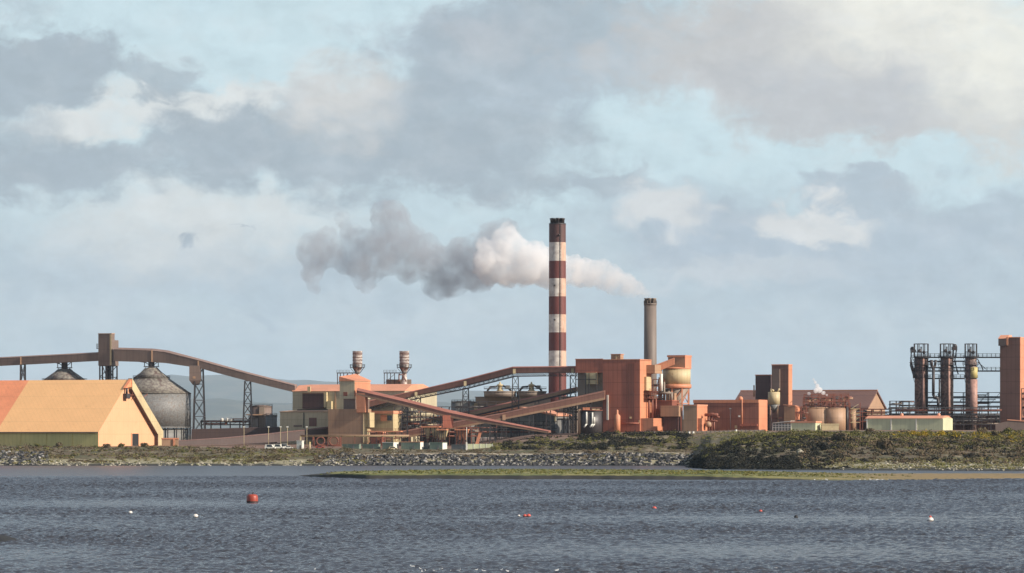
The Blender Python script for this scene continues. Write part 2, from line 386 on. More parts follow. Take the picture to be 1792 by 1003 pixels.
a0, a1, b0, b1 = rk(0, 0), rk(1, 0), rk(1, -3.2), rk(0, -3.2)
pr = [(gw/2-.5, rz_+.7), (gw+1.0, ey+.2), (gw+1.0, -1), (gw-4.6, -1), (gw-4.6, ey-1.6), (gw/2-.5, rz_-4.6)]
fa.prism_x(pr, -.2, 2.0)
rk_ = t.part('rake_canopy', fa, M['cream'])
t.part('soffit_shade', MB().prism_x([(gw/2-.5, rz_-4.62), (gw-4.62, ey-1.62), (gw-4.62, -1), (gw-5.0, -1), (gw-5.0, ey-1.7), (gw/2-.5, rz_-5.1)], .02, 1.95), M['darkpanel'], rk_)  # dark slab painted in for the shade under the rake
t.part('ridge_hood', MB().prism_x([(gw/2-6.5, rz_-4.2), (gw/2, rz_+.6), (gw/2+1, rz_-3.4)], .05, 1.6), M['barn_red'])
yd = t.sy(236)
dr = t.part('door', MB().box(.02, .25, yd-3.4, yd+3.4, -1, t.z(759)), M['black'])  # black slab stands in for the dark inside of the open doorway
t.part('frame', MB().box(.02, .35, yd-3.9, yd-3.4, -1, t.z(758)).box(.02, .35, yd+3.4, yd+3.9, -1, t.z(758)).box(.02, .35, yd-3.4, yd+3.4, t.z(759), t.z(758)), M['barn_gable'], dr)
yv = t.sy(218)
v = t.part('vent_box', MB().box(.05, 2.2, yv-1.8, yv+1.8, t.z(697), t.z(688)), M['steel'])
t.part('pipe', MB().cyl(1.2, yv, t.z(688), t.z(678), .55, n=8), M['steel'], v)
wk = MB(); yq = t.sy(243)
wk.box(.05, 1.6, yv+2, yq, t.z(690.5), t.z(689.5)); wk.rail((1.5, yv+5.2, t.z(689.5)), (1.5, yq, t.z(689.5)), 1.3, 3, .12)
for yy in (yv+6, yv+12, (yv+yq)/2+6, yq-2): wk.tube((1.2, yy, t.z(690.5)), (.2, yy-2, t.z(697)), .16)
wk.path([(1.2, yv+7, t.z(697)), (1.2, yv+11, t.z(686)), (1.2, yv+17, t.z(695)), (1.2, yv+22, t.z(688))], .2)
t.part('walkway', wk, M['steel_red'])

def silo(px, D, label, rpx, y_eave, y_mid, rmid, y_top, y_gal):
    t = Thing('storage_silo', label, 'silo', px, D, 0, 'domed storage silos under the high conveyor')
    k = t.k; r = rpx*k
    body = MB().lathe([(r, t.z(748)), (r, t.z(y_eave))], n=44)
    body.lathe([(r+.25, t.z(749)), (r+.25, t.z(747))], n=44)
    t.part('drum', body, M['silo'])
    t.part('roof', MB().lathe([(r+.4, t.z(y_eave)), (rmid*k, t.z(y_mid))], n=44), M['silo_roof'])
    cone = t.part('cone', MB().lathe([(rmid*k+.5, t.z(y_mid)+.05), (rmid*k*.62, t.z(y_mid)+(y_mid-y_top)*k*.62), (11*k, t.z(y_top)+.4), (7*k, t.z(y_top)+.8)], n=32), M['silo_roof'])
    rl = MB()
    for i in range(28):
        a, b = 2*pi*i/28, 2*pi*(i+1)/28; rr = rmid*k+.4
        rl.rail((rr*cos(a), rr*sin(a), t.z(y_mid)), (rr*cos(b), rr*sin(b), t.z(y_mid)), 1.3, 9, .09)
    for i in (3, 17, 25): a = 2*pi*i/28; rl.tube((rmid*k*cos(a), rmid*k*sin(a), t.z(y_mid)+.6), (11*k*cos(a), 11*k*sin(a), t.z(y_top)+1), .14)
    t.part('railing', rl, M['steel'])
    nk = MB().cyl(0, 0, t.z(y_top)+.5, t.z(y_gal), 5.5*k, n=12)
    nk.box(-13*k, 13*k, -2, 2, t.z(y_top)+1.1, t.z(y_top)+1.5)
    for sx in (-1, 1):
        nk.tube((sx*12*k, 0, t.z(y_top)+1), (sx*12*k, 0, t.z(y_gal)), .28); nk.tube((sx*14*k, 0, t.z(y_gal)), (sx*3*k, 0, t.z(y_top)+2), .25)
    nk.tube((-26*k, 1, t.z(y_gal)), (-9*k, 1, t.z(y_top)+3.4), .3); nk.tube((-22*k, 1, t.z(y_gal)+.3), (-6*k, 1, t.z(y_gal)+.3), .3)
    t.part('feed_chute', nk, M['steel'])
    sk = MB().cyl(0, 0, -2, t.z(750), r*.93, n=40)
    t.part('skirt', sk, M['grey'])
    for i in range(24):
        a = 2*pi*i/24; t.part('column', MB().tube((r*cos(a)*.985, r*sin(a)*.985, -2), (r*cos(a)*.985, r*sin(a)*.985, t.z(749)), .4), M['steel'])
    return t
silo(265, 2000, 'round grey steel silo with banded conical roof just behind the orange barn gable', 69, 689, 662, 31, 646, 632)
silo(113, 2022, 'domed silo of which only the dark cone top shows above the barn ridge', 66, 692, 667, 38, 648, 632)

g = gallery('high_conveyor', 'long brown enclosed conveyor arching high over the silos from the left edge', [(-120,631,645,2045),(0,625,640,2027),(176,616,631,2009)], 4.5, M['brown'], M['brown_top'], .12)
p, zb, n, zt = g.at(39.5); trestle(g, 'trestle', p.x, p.y+2, zb, 2.2, 3, 3.0, 4, 5, M['steel'], .45, -2)
g.part('joint_cover', MB().box(p.x-1.2, p.x-.6, p.y-.25, p.y+.2, zb, zt-.6), M['tan'])
g = gallery('high_conveyor', 'brown enclosed conveyor running over the silo and down to the olive building', [(199,608,632,2004),(266,610,634,1998),(290,613,635.5,1996),(347,628,644,1990),(430,651,666,1983),(516,673,687,1977)], 4.5, M['brown'], M['brown_top'], .14)
p, zb, n, zt = g.at(346); tr = trestle(g, 'trestle', p.x+.6, p.y+2.2, zb, 4, 4, 6.6, 7, 5, M['steel'], .38, -2)
ch = MB().box(p.x-4.4, p.x+1.6, p.y-.4, p.y+3.6, zb-6.5, zb+1.2).hexa([(p.x-2.5,p.y+.4,zb-9),(p.x+.3,p.y+.4,zb-9),(p.x+.3,p.y+3,zb-9),(p.x-2.5,p.y+3,zb-9),(p.x-4.4,p.y-.4,zb-6.5),(p.x+1.6,p.y-.4,zb-6.5),(p.x+1.6,p.y+3.6,zb-6.5),(p.x-4.4,p.y+3.6,zb-6.5)])
cho = g.part('transfer_box', ch, M['brown']); g.part('window', MB().box(p.x-2.6, p.x-1.2, p.y-.55, p.y-.4, zb-5.6, zb-4.4), M['tan'], cho)
p, zb, n, zt = g.at(433); trestle(g, 'trestle', p.x, p.y+2.2, zb, 3, 3.5, 5.6, 5.5, 6, M['steel'], .34, -2)
for c in (266, 347):
    p, zb, n, zt = g.at(c); g.part('joint_cover', MB().box(p.x-.35, p.x+.35, p.y-.25, p.y+.2, zb+.2, zt-.9), M['tan'])

t = Thing('transfer_tower', 'tall brown transfer tower standing between the two high conveyors', 'tower', 195, 2006, SA)
dp = t.sy(207.5)
t.part('wall', MB().box(t.fx(172), 0, 0, dp*.45, t.z(640), t.z(584.5)).box(t.fx(172)+.02, -.02, dp*.45+.02, dp, t.z(640)+.02, t.z(595)), M['brown'])
t.part('roof', MB().box(t.fx(172)-.15, .15, -.15, dp*.45+.12, t.z(584.5), t.z(583.2)), M['tan'])  # lighter cap painted as a bright line along the tower top
t.part('lit_edge_strip', MB().box(-.9, .1, -.12, -.01, t.z(639), t.z(585)), M['cream'])  # sunlit corner of the tower put into a cream strip
rl = MB().box(t.fx(172)-1.4, t.fx(172), .5, 3, t.z(610), t.z(609)).rail((t.fx(172)-1.3, .6, t.z(609)), (t.fx(172)-1.3, 3, t.z(609)), 2.2, 1, .12)
t.part('landing', rl, M['steel'])
fr = MB(); W = t.fx(172)
for xx in (W+.6, W*.72, W*.4, -.6):
    for yy in (.6, dp-.6):
        t.part('leg', MB().tube((xx, yy, -2), (xx, yy, t.z(640)), .42), M['steel'])
for k in range(7):
    z0, z1 = k*t.z(640)/7, (k+1)*t.z(640)/7
    for yy in (.6, dp-.6):
        fr.tube((W+.6, yy, z1-.1), (-.6, yy, z1-.1), .25); fr.tube((W+.6, yy, z0), (-.6, yy, z1), .2); fr.tube((W*.72, yy, z1), (W*.4, yy, z0), .2)
fr.tube((W*.5, dp/2, 0), (W*.5, dp/2, t.z(640)), .9, 8)
t.part('bracing', fr, M['steel'])

# distant tanks and a pipe rack between silo and olive building
def tank(name, label, px, D, rpx, yt, yb=None, mat=None, lid=True, rail=True, group=None, a=0):
    t = Thing(name, label, 'tank', px, D, a, group); r = rpx*t.k
    t.part('shell', MB().lathe([(r, -1.5 if yb is None else t.z(yb)), (r, t.z(yt))], n=28).lathe([(r+.12, t.z(yt)-.5), (r+.12, t.z(yt)-.15)], n=28), mat or M['tan'])
    if lid: t.part('lid', MB().lathe([(r+.2, t.z(yt)+.02), (r*.1+.1, t.z(yt)+r*.12)], n=28), mat or M['tan'])
    if rail:
        rl = MB()
        for i in range(18):
            a1, b1 = 2*pi*i/18, 2*pi*(i+1)/18; rl.rail((r*cos(a1), r*sin(a1), t.z(yt)), (r*cos(b1), r*sin(b1), t.z(yt)), 1.1, 9, .07)
        t.part('railing', rl, M['steel'])
    return t
t = tank('process_tank', 'squat brown tank right of the tall lattice trestle, highest of its cluster', 457, 2020, 20, 711, mat=M['brown'])
t.part('duct', MB().box(-.6, 2.2, -20*t.k-1.2, -20*t.k+.4, 0, t.z(712)), M['grey_brown'])
t.part('platform', MB().box(-24*t.k, 10*t.k, -20*t.k-2.5, -20*t.k, t.z(727), t.z(725)), M['tan'])
tank('process_tank', 'low pale tank in front of the squat brown tank', 443, 1998, 8, 731, mat=M['grey_brown'])
tank('process_tank', 'low dark tank between the squat brown tank and the olive annex', 475, 1996, 10, 727, mat=M['grey'])
def rack(name, label, L, Rr, D, ytop, rows, bay, mat, pipes=3, a=0., depth=4., seed=1):
    """steel pipe rack: portal frames carrying pipe runs"""
    rn = random.Random(seed)
    t = Thing(name, label, 'pipe rack', L, D, a); x1 = t.fx(Rr); n = max(1, int(round(x1/bay)))
    fr = MB(); levels = [t.z(y) for y in rows]; zt = t.z(ytop)
    for i in range(n+1):
        x = x1*i/n
        for y in (0, depth): fr.tube((x, y, -2), (x, y, zt), .22)
        for z in levels+[zt]: fr.tube((x, 0, z), (x, depth, z), .18)
    for y in (0, depth):
        for z in levels+[zt]: fr.tube((0, y, z), (x1, y, z), .2)
        for i in range(n):
            if rn.random() < .4: fr.tube((x1*i/n, y, levels[0]), (x1*(i+1)/n, y, zt), .13)
    t.part('frame', fr, mat)
    for z in levels:
        for k in range(pipes):
            y = depth*(k+.5)/pipes; r = rn.choice((.2, .3, .45))
            pm = rn.choice((M['steel'], M['steel'], M['grey_brown'], M['steel_red'], mat))
            p = [(rn.uniform(-1, .1*x1), y, z+r+.2), (x1*rn.uniform(.3, .7), y, z+r+.2)]
            if rn.random() < .5: p += [(p[-1][0], y, z+r+1.4), (x1*rn.uniform(.8, 1.), y, z+r+1.4)]
            else: p += [(x1+rn.uniform(-1, 1), y, z+r+.2)]
            t.part('pipe', MB().path(p, r, 8), pm)
    return t
rack('pipe_rack', 'dark pipe rack with white drums low between silo and brown tanks', 352, 436, 1990, 736, (744, 739), 5, M['steel'], 3, seed=3)
for i, px in enumerate((389, 397, 403)):
    t = Thing('lagged_drum', 'small white lagged drum on the pipe rack beside the lattice trestle', 'drum', px, 1988, 0, 'white drums on the pipe rack', base=Z(738, 1988))
    t.part('shell', MB().lathe([(.2, 0), (1.0, .3), (1.0, 1.6), (.2, 2.0)], n=12), M['white'])

# ------------------------------------------------------------------ olive process building
t = Thing('process_building', 'olive clad process hall with pink roof edge left of the twin vessels', 'building', 708, 1955, SA)
dp = 46.; W = t.fx(512)
t.part('wall', MB().box(W, 0, 0, dp, -1.5, t.z(684)), M['olive'])
rf = MB().prism_x([(-.5, t.z(684)), (dp+.3, t.z(684)), (dp*.55, t.z(671)), (dp*.2, t.z(673))], W-.3, .3)
t.part('roof', rf, M['pink_roof'])
lx0, lx1 = t.fx(532), t.fx(569)
lv = t.part('louvre', MB().box(lx0, lx1, -2, -.01, t.z(715), t.z(688)), M['darkpanel'])
t.part('hood', MB().box(lx0-.4, lx1+.3, -2.6, -.01, t.z(688), t.z(687)), M['tan'], lv)
t.part('duct', MB().box(t.fx(569.5), t.fx(574), -2.2, -.02, t.z(713), t.z(686)), M['cream'])  # cream box painted as the sunlit right side of the louvre
t.part('cabinet', MB().box(t.fx(575), t.fx(583), -2.6, -.02, t.z(716), t.z(702)), M['cream'])
t.part('vent_stack', MB().box(t.fx(539), t.fx(544), -.8, -.02, t.z(686), t.z(676)), M['cream'])
t.part('downpipe', MB().box(t.fx(586), t.fx(588), -.4, -.02, t.z(716), t.z(684)), M['tan'])
t.part('landing', MB().box(t.fx(524), t.fx(578), -3, -.05, t.z(718), t.z(716)), M['steel'])
t = Thing('annex', 'low olive annex with brown roller door below the process hall', 'building', 600, 1938, SA)
W = t.fx(490)
t.part('wall', MB().box(W, 0, 0, 12, -1.5, t.z(721)), M['olive'])
t.part('roof', MB().prism_x([(-.4, t.z(721)), (12, t.z(721)), (12, t.z(718)), (-.4, t.z(720))], W-.3, .3), M['tan'])
d_ = t.part('door', MB().box(t.fx(541), t.fx(554), -.15, -.01, t.z(746), t.z(731)), M['brown_red'])
t.part('vent', MB().box(t.fx(514), t.fx(529), -.2, -.01, t.z(747), t.z(744)), M['brown'])
t.part('downpipe', MB().tube((t.fx(532), -.3, t.z(749)), (t.fx(532), -.3, t.z(722)), .25), M['steel'])

# ------------------------------------------------------------------ central transfer tower
t = Thing('transfer_tower', 'olive and brown stepped transfer tower with orange lit side in the middle', 'tower', 620, 1922, SA)
dp = t.sy(648)
z0, z1 = t.z(698), t.z(667)
t.part('head_house', MB().box(t.fx(594.5), 0, 0, dp, z0, z1), M['olive'])
t.part('roof', MB().hexa([(t.fx(594.5)-.3,-.3,z1),(.3,-.3,z1),(.3,dp+.3,z1-.01),(t.fx(594.5)-.3,dp+.3,z1-.01),(t.fx(594.5)-.3,-.2,t.z(659)),(.3,-.3,z1+.25),(.3,dp+.3,t.z(665)),(t.fx(594.5)-.3,dp+.3,t.z(653))]), M['orange'])
t.part('sunlit_panel', MB().box(.02, .2, .3, dp-.3, z0+1.5, z1-.3), M['orange'])  # orange slab paints the sun on the right face of the olive house
t.part('shaft', MB().box(t.fx(600), -.3, .8, dp-.5, t.z(722), z0), M['brown'])
bw = MB().box(t.fx(577), t.fx(638), -2.0, 9, -1.5, t.z(716)); t.part('base_wall', bw, M['tan'])
t.part('lit_edge_strip', MB().box(t.fx(638)+.02, t.fx(638)+.35, -2.1, 6, t.z(775), t.z(722)), M['cream'])  # cream strip paints the lit right edge of the base
t.part('lit_side_box', MB().box(t.fx(639), t.fx(643.5), 1, 9, t.z(748), t.z(722)), M['cream'])  # cream box, sunlight on the right face put into its colour
t.part('chute', MB().hexa([(t.fx(628),-3,t.z(722)),(t.fx(643),-3,t.z(722)),(t.fx(643),1,t.z(722)),(t.fx(628),1,t.z(722)),(t.fx(626),-2.5,t.z(688)),(t.fx(642),-2.5,t.z(688)),(t.fx(642),1.4,t.z(688)),(t.fx(626),1.4,t.z(688))]), M['orange'])
t.part('sign_panel', MB().box(t.fx(601), t.fx(608), -.12, -.01, t.z(693), t.z(686)), M['red_dark'])

# ------------------------------------------------------------------ twin exhaust vessels behind the hall
def vessel(px, label):
    t = Thing('exhaust_vessel', label, 'vessel', px, 2000, 0, 'twin banded vessels behind the process hall')
    k = t.k
    prof = [(5*k, -1), (5*k, t.z(664)), (4*k, t.z(658)), (4*k, t.z(652)), (8.3*k, t.z(644)), (8.6*k, t.z(636)), (8.3*k, t.z(632)), (8.5*k, t.z(616)), (8.8*k, t.z(615.5)), (8.8*k, t.z(614.5))]
    t.part('shell', MB().lathe(prof, n=22), M['vessel'])
    bands = MB()
    for y in (620, 626, 631, 637): bands.lathe([(8.75*k, t.z(y)), (8.75*k, t.z(y-1.2))], n=22)
    t.part('band', bands, M['brown_red'])
    pl = MB().lathe([(13*k, t.z(643.5)), (13*k, t.z(642.5))], n=18)
    for i in range(14):
        a, b = 2*pi*i/14, 2*pi*(i+1)/14; pl.rail((13*k*cos(a), 13*k*sin(a), t.z(642.5)), (13*k*cos(b), 13*k*sin(b), t.z(642.5)), 1.4, 9, .1)
        if i % 2: pl.tube((12.5*k*cos(a), 12.5*k*sin(a), t.z(643.5)), (5*k*cos(a), 5*k*sin(a), t.z(653)), .14)
    t.part('platform', pl, M['steel'])
    fr = MB().box(-36*k, 4*k, -2, 2, t.z(653.5), t.z(652))
    for x in (-35, -30, -24, -17, -9): fr.tube((x*k, -1.8, -1), (x*k, -1.8, t.z(653)), .2); fr.tube((x*k, 1.8, -1), (x*k, 1.8, t.z(653)), .2)
    fr.rail((-36*k, -2, t.z(652)), (-14*k, -2, t.z(652)), 1.2, 1.6, .09); fr.tube((-35*k, -1.8, t.z(671)), (-17*k, -1.8, t.z(655)), .16)
    t.part('frame', fr, M['steel'])
    for x, y in ((-20, 643), (-16.5, 641), (-12.5, 645)):
        t.part('flash_pot', MB().lathe([(1.8*k, t.z(653)), (1.8*k, t.z(y+1)), (.8*k, t.z(y))], n=10), M['vessel'])
    t.part('pipe', MB().path([(-9*k, -3, t.z(668)), (-9*k, -3, t.z(656)), (-3*k, -3, t.z(656)), (4*k, -3, t.z(668))], 1.2*k, 8), M['brown_red'])
    t.part('housing', MB().box(-32*k, 12*k, 2.5, 6, -1, t.z(664)), M['grey_brown'])
    return t
vessel(625.5, 'banded exhaust vessel on dark frame right above the stepped tower')
vessel(707.5, 'banded exhaust vessel on dark frame further from the stepped tower, near the trussed conveyor')

t = Thing('switch_house', 'small cream switch house with pink roof half hidden behind the falling conveyor', 'building', 688, 1930, SA)
t.part('wall', MB().box(t.fx(648), 0, 0, t.sy(704), -1.5, t.z(724)), M['cream'])
t.part('roof', MB().box(t.fx(648)-.3, .3, -.4, t.sy(704)+.3, t.z(724), t.z(719)), M['pink_roof'])
t.part('door', MB().box(t.fx(666), t.fx(677), -.2, -.01, t.z(737), t.z(726)), M['orange'])
t.part('window', MB().box(t.fx(678), t.fx(686), -.2, -.01, t.z(736), t.z(727)), M['glass'])

# ------------------------------------------------------------------ conveyors in the middle
g = gallery('trussed_conveyor', 'red conveyor on lattice truss climbing over tall trestles to the red building', [(640,702,714,1958),(727,683,692,1953),(813,663,674.5,1945),(897,641.5,653,1935),(950,641,652,1930),(1009,640.5,652,1924)], 4, M['gallery_red'], M['gallery_top'], .15, 1.7, caps=(728, 814, 900, 1002))
for c, wb in ((731, 3), (815, 4.2), (902, 4.4), (1003, 3)):
    p, zb, n, zt = g.at(c); trestle(g, 'trestle', p.x, p.y+2, zb-1.6, 2.8, 3, wb, 5, 7, M['steel'], .34, -2)
g = gallery('rising_conveyor', 'thin brown conveyor rising behind the grey shed to the red building', [(655,757,766,1957),(752,731,739,1952),(830,717,726,1948),(1008,677,684,1934)], 3.5, M['tan'], M['gallery_top'], .3, .5)
for c in (665, 700, 870, 940, 990):
    p, zb, n, zt = g.at(c); trestle(g, 'trestle', p.x, p.y+1.8, zb, 2, 2.5, 2.4, 3, 4, M['steel'], .24, -2)
g = gallery('rising_conveyor', 'long dark red conveyor rising from the yard past the grey shed into the red building', [(560,775,785,1928),(720,751,764,1922),(880,722,734,1915),(1058,683,699,1909)], 4, M['gallery_red'], M['gallery_red'], .2, 0, sill=M['tan'])
for c in (735, 800, 840, 882, 930, 960, 1000, 1030):
    p, zb, n, zt = g.at(c)
    if zb > 2: trestle(g, 'trestle', p.x, p.y+2, zb, 2.2, 3, 2.6, 3.2, 4, M['steel'], .26, -2)
g.part('joint_cover', MB().box(*[q for q in (g.at(882)[0].x-.8, g.at(882)[0].x+.8, g.at(882)[0].y-.3, g.at(882)[0].y+.2, g.at(882)[1]-.6, g.at(882)[1]+2.2)]), M['tan'])
g = gallery('falling_conveyor', 'pink roofed conveyor falling from the stepped tower to the ground', [(624,679,690.5,1919),(705,698,709.5,1910),(780,716.5,729,1902),(836,729,738.5,1896),(880,738,744.5,1891),(960,753.5,757.5,1884)], 4, M['gallery_red'], M['gallery_top'], .34, 0, sill=M['tan'])
for c in (708, 775, 862):
    p, zb, n, zt = g.at(c); trestle(g, 'trestle', p.x, p.y+2, zb, 2.6, 3, 3.4, 4, 5, M['steel'], .32, -2)
p, zb, n, zt = g.at(784)
g.part('drive_house', MB().box(p.x-2.6, p.x+2.6, p.y-.6, p.y+4.4, zb-5.5, zb+.8), M['red'])
g = gallery('ground_conveyor', 'dark red conveyor lying low on the yard from the silo to the stepped tower', [(300,772,778,1888),(395,766,778,1905),(480,758,774,1922),(585,746,767,1938)], 5, M['dirt_wall'], M['brown_red'], .07, 0)
g = gallery('ground_conveyor', 'dark brown conveyor wall along the ground behind the silo skirt', [(335,751,770,1962),(450,748,768,1962),(580,744,765,1958)], 5, M['dirt_wall'], M['dirt_wall'], .06, 0)

# loading hoppers under the conveyors
def hopper_station(L, Rr, D, yt, label, seed):
    rn = random.Random(seed)
    t = Thing('loading_station', label, 'station', L, D, SA*.5, 'orange loading stations under the conveyors'); x1 = t.fx(Rr); zt = t.z(yt)
    t.part('canopy', MB().box(-.4, x1+.4, -.4, 5, zt-.6, zt), M['orange'])
    fr = MB()
    for i in range(5):
        for y in (0, 4.6): t.part('leg', MB().tube((x1*i/4, y, -2), (x1*i/4, y, zt-.6), .22), M['steel'])
        if i < 4: fr.tube((x1*i/4, 0, zt*.5), (x1*(i+1)/4, 0, zt*.5), .16); fr.tube((x1*i/4, 0, .5), (x1*(i+1)/4, 0, zt*.5), .12)
    fr.rail((0, 0, zt), (x1, 0, zt), 1.1, 2, .08)
    t.part('bracing', fr, M['steel_red'])
    for i in range(2):
        cx = x1*(.3+.42*i)
        t.part('hopper', MB().hexa([(cx-.5,1.8,zt*.4),(cx+.5,1.8,zt*.4),(cx+.5,2.8,zt*.4),(cx-.5,2.8,zt*.4),(cx-1.8,.6,zt-.7),(cx+1.8,.6,zt-.7),(cx+1.8,4,zt-.7),(cx-1.8,4,zt-.7)]), rn.choice((M['cream'], M['orange'])))
    return t
hopper_station(738, 768, 1898, 746, 'orange canopied loading station left of the hanging drive house', 1)
hopper_station(765, 780, 1893, 751, 'lower orange loading station directly below the hanging drive house', 2)
hopper_station(797, 818, 1895, 751, 'orange loading station right of the hanging drive house', 5)
hopper_station(645, 700, 1900, 754, 'dusty orange loading station right of the stepped tower base', 7)
rack('pipe_rack', 'tangled dark pipe rack behind the loading stations in the middle', 690, 800, 1942, 712, (752, 742, 732, 722), 4, M['steel'], 4, seed=31, depth=8)
rack('pipe_rack', 'low rusty pipe rack below the grey shed eaves', 735, 838, 1912, 748, (764, 757), 3.5, M['steel_red'], 3, seed=32, depth=3)
rack('pipe_rack', 'dark pipe rack between the switch house and the first trestle', 700, 735, 1936, 716, (748, 738, 727), 3, M['steel'], 4, seed=33, depth=5)
rack('pipe_rack', 'long shadowed pipe rack under the crossing of the conveyors', 800, 975, 1934, 738, (758, 750), 3.5, M['steel'], 4, seed=34, depth=8)
rack('pipe_rack', 'dark pipe rack standing before the grey concrete hall', 790, 900, 1972, 703, (738, 726, 714), 5, M['steel'], 4, seed=35, depth=6)
t = Thing('crusher_house', 'dark brown crusher house in the shadow under the hanging drive house', 'building', 812, 1918, SA)
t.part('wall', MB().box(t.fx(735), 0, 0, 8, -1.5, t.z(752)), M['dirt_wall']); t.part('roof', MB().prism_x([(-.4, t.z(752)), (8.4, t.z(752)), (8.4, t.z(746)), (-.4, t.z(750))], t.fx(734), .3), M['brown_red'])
t = Thing('valve_house', 'small cream roofed valve house low beside the stepped tower', 'building', 668, 1908, SA)
t.part('wall', MB().box(t.fx(648), 0, 0, 5, -1.5, t.z(758)), M['red_dark']); t.part('roof', MB().prism_y([(t.fx(647), t.z(758)), (.3, t.z(758)), (.3, t.z(755)), (t.fx(647), t.z(756.5))], -.3, 5.3), M['pink_roof'])
t = Thing('chute', 'small bright orange chute leaning beside the falling conveyor end', 'chute', 833, 1880)
t.part('trough', MB().hexa([(-1.2,-.7,-1),(.6,-.7,-1),(.6,.7,-1),(-1.2,.7,-1),(1.4,-.7,t.z(757)),(2.8,-.7,t.z(757)),(2.8,.7,t.z(757)),(1.4,.7,t.z(757))]), M['orange'])
t.part('lip', MB().box(1.2, 3.1, -.9, .9, t.z(757), t.z(756)), M['steel_red'])

# ------------------------------------------------------------------ grey shed, grey hall, thickener tanks
t = Thing('storage_shed', 'dark grey gabled shed with pink roof edge under the dark red conveyor', 'shed', 972, 1948, SA)
W = t.fx(836); ze, zr = t.z(728), t.z(715); xm = W*.45
t.part('wall', MB().prism_y([(W, -1.5), (0, -1.5), (0, ze), (xm, zr), (W, ze)], 0, 24), M['grey'])
rf = MB(); th = .9
for (xa, za), (xb, zb) in (((xm, zr), (.6, ze-.1)), ((W-.6, ze-.1), (xm, zr))):
    rf.hexa([(xa,-.4,za+.02),(xb,-.4,zb+.02),(xb,24.4,zb+.02),(xa,24.4,za+.02),(xa,-.4,za+th),(xb,-.4,zb+th),(xb,24.4,zb+th),(xa,24.4,za+th)])
t.part('roof', rf, M['pink_roof'])
t.part('downpipe', MB().box(-.6, .25, -.35, -.02, t.z(738), t.z(728)), M['cream'])
t = Thing('filter_hall', 'plain grey brown concrete hall behind the tall trestles near the striped chimney', 'building', 1010, 1992, SA)
W = t.fx(832)
t.part('wall', MB().box(W, 0, 0, 22, -1.5, t.z(695)), M['grey_brown'])
t.part('roof', MB().box(W-.3, .3, -.3, 22.3, t.z(695), t.z(693.6)), M['grey'])
t.part('duct', MB().box(t.fx(831), t.fx(836), -1.2, -.02, t.z(718), t.z(706)), M['cream'])
def thick(px, rpx, label, yt, ybm):
    t = Thing('thickener_tank', label, 'tank', px, 1996+11, 0, 'thickener tanks on the grey hall', base=Z(ybm, 2007))
    r = rpx*t.k
    t.part('shell', MB().lathe([(r, 0), (r, t.z(yt))], n=28).lathe([(r+.3, t.z(yt)-.6), (r+.3, t.z(yt)-.1)], n=28), M['grey_brown'])
    dm = t.part('dome', MB().lathe([(2.0, t.z(yt)), (1.3, t.z(yt-3)), (1.3, t.z(yt-9)), (1.8, t.z(yt-9.3)), (1.7, t.z(yt-11)), (.5, t.z(yt-13)), (.35, t.z(yt-16))], n=14), M['cream'])
    br = MB().tube((-r, -1, t.z(yt)+1.2), (r, -1, t.z(yt)+1.2), .3).rail((-r, -1, t.z(yt)+1.2), (r, -1, t.z(yt)+1.2), 1.1, 2.5, .09)
    br.path([(-r*.8, -.5, t.z(yt)), (-r*.6, -.5, t.z(yt-7)), (-1.5, -.5, t.z(yt-8))], .55, 8).path([(r*.7, -.5, t.z(yt)), (r*.5, -.5, t.z(yt-6)), (1.5, -.5, t.z(yt-9))], .55, 8)
    t.part('bridge', br, M['steel'])
    t.part('motor', MB().box(r*.35, r*.62, -1.5, .8, t.z(yt)+1.3, t.z(yt)+3), M['grey'])
thick(875, 28, 'thickener tank with cream dome, further from the striped chimney', 684.5, 694.3)
thick(930, 26, 'thickener tank with cream dome, nearer to the striped chimney', 684.5, 694.3)
tank('storage_tank', 'plain dark grey tank between the two tall trestles', 812, 2015, 22, 703.5, mat=M['grey'])
# ------------------------------------------------------------------ chimneys
t = Thing('chimney', 'tall chimney striped in dark red and dirty white', 'chimney', 975.5, 2000)
r0, r1 = 15.9*t.k, 14.6*t.k
rows = [760, 646, 614, 582, 550.5, 519, 487.5, 457, 424.5, 392]
mats = [M['chim_red'], M['chim_white'], M['chim_dark']]
sh = MB(); zt_ = t.z(392)
for i, (a, b) in enumerate(zip(rows, rows[1:])):
    za, zb = (-1.5 if i == 0 else t.z(a)), t.z(b)
    rr = lambda z: r0+(r1-r0)*max(0, z)/zt_
    sh.cur = 2 if i == 8 else (0 if i % 2 == 0 else 1)
    n = 30; vs = [(rr(q)*cos(2*pi*j/n), rr(q)*sin(2*pi*j/n), q) for q in (za, zb) for j in range(n)]
    sh.add(vs, [(j, (j+1) % n, (j+1) % n+n, j+n) for j in range(n)], True)
sh.cur = 2; n = 30; sh.add([(r1*cos(2*pi*j/n), r1*sin(2*pi*j/n), zt_) for j in range(n)], [tuple(range(n))], False)
t.part('shaft', sh, mats)
for j in range(7):
    a = 2*pi*(j+.3)/7; rr = r1*.68
    t.part('flue', MB().lathe([(.85, zt_-.2), (.85, t.z(384.5)), (1.1, t.z(384)), (1.1, t.z(382))], rr*cos(a), rr*sin(a), 10), M['steel'])
ld = MB()
for s_ in (-.35, .35): ld.tube((5*t.k+s_, -r0*.96-.15, 0), (5*t.k+s_, -r1*.95-.15, zt_), .1)
for k in range(60): z = zt_*k/60; ld.tube((5*t.k-.35, -(r0+(r1-r0)*k/60)*.96-.15, z), (5*t.k+.35, -(r0+(r1-r0)*k/60)*.96-.15, z), .06)
for z in (t.z(500), t.z(412), t.z(560)): ld.ball((-5*t.k if z != t.z(412) else 3*t.k, -r0*.96-.1, z), .55, 8, 5)
t.part('ladder', ld, M['steel'])
t.part('railing', MB().lathe([(r1+.08, zt_-.3), (r1+.08, zt_+.3)], n=30), M['steel'])

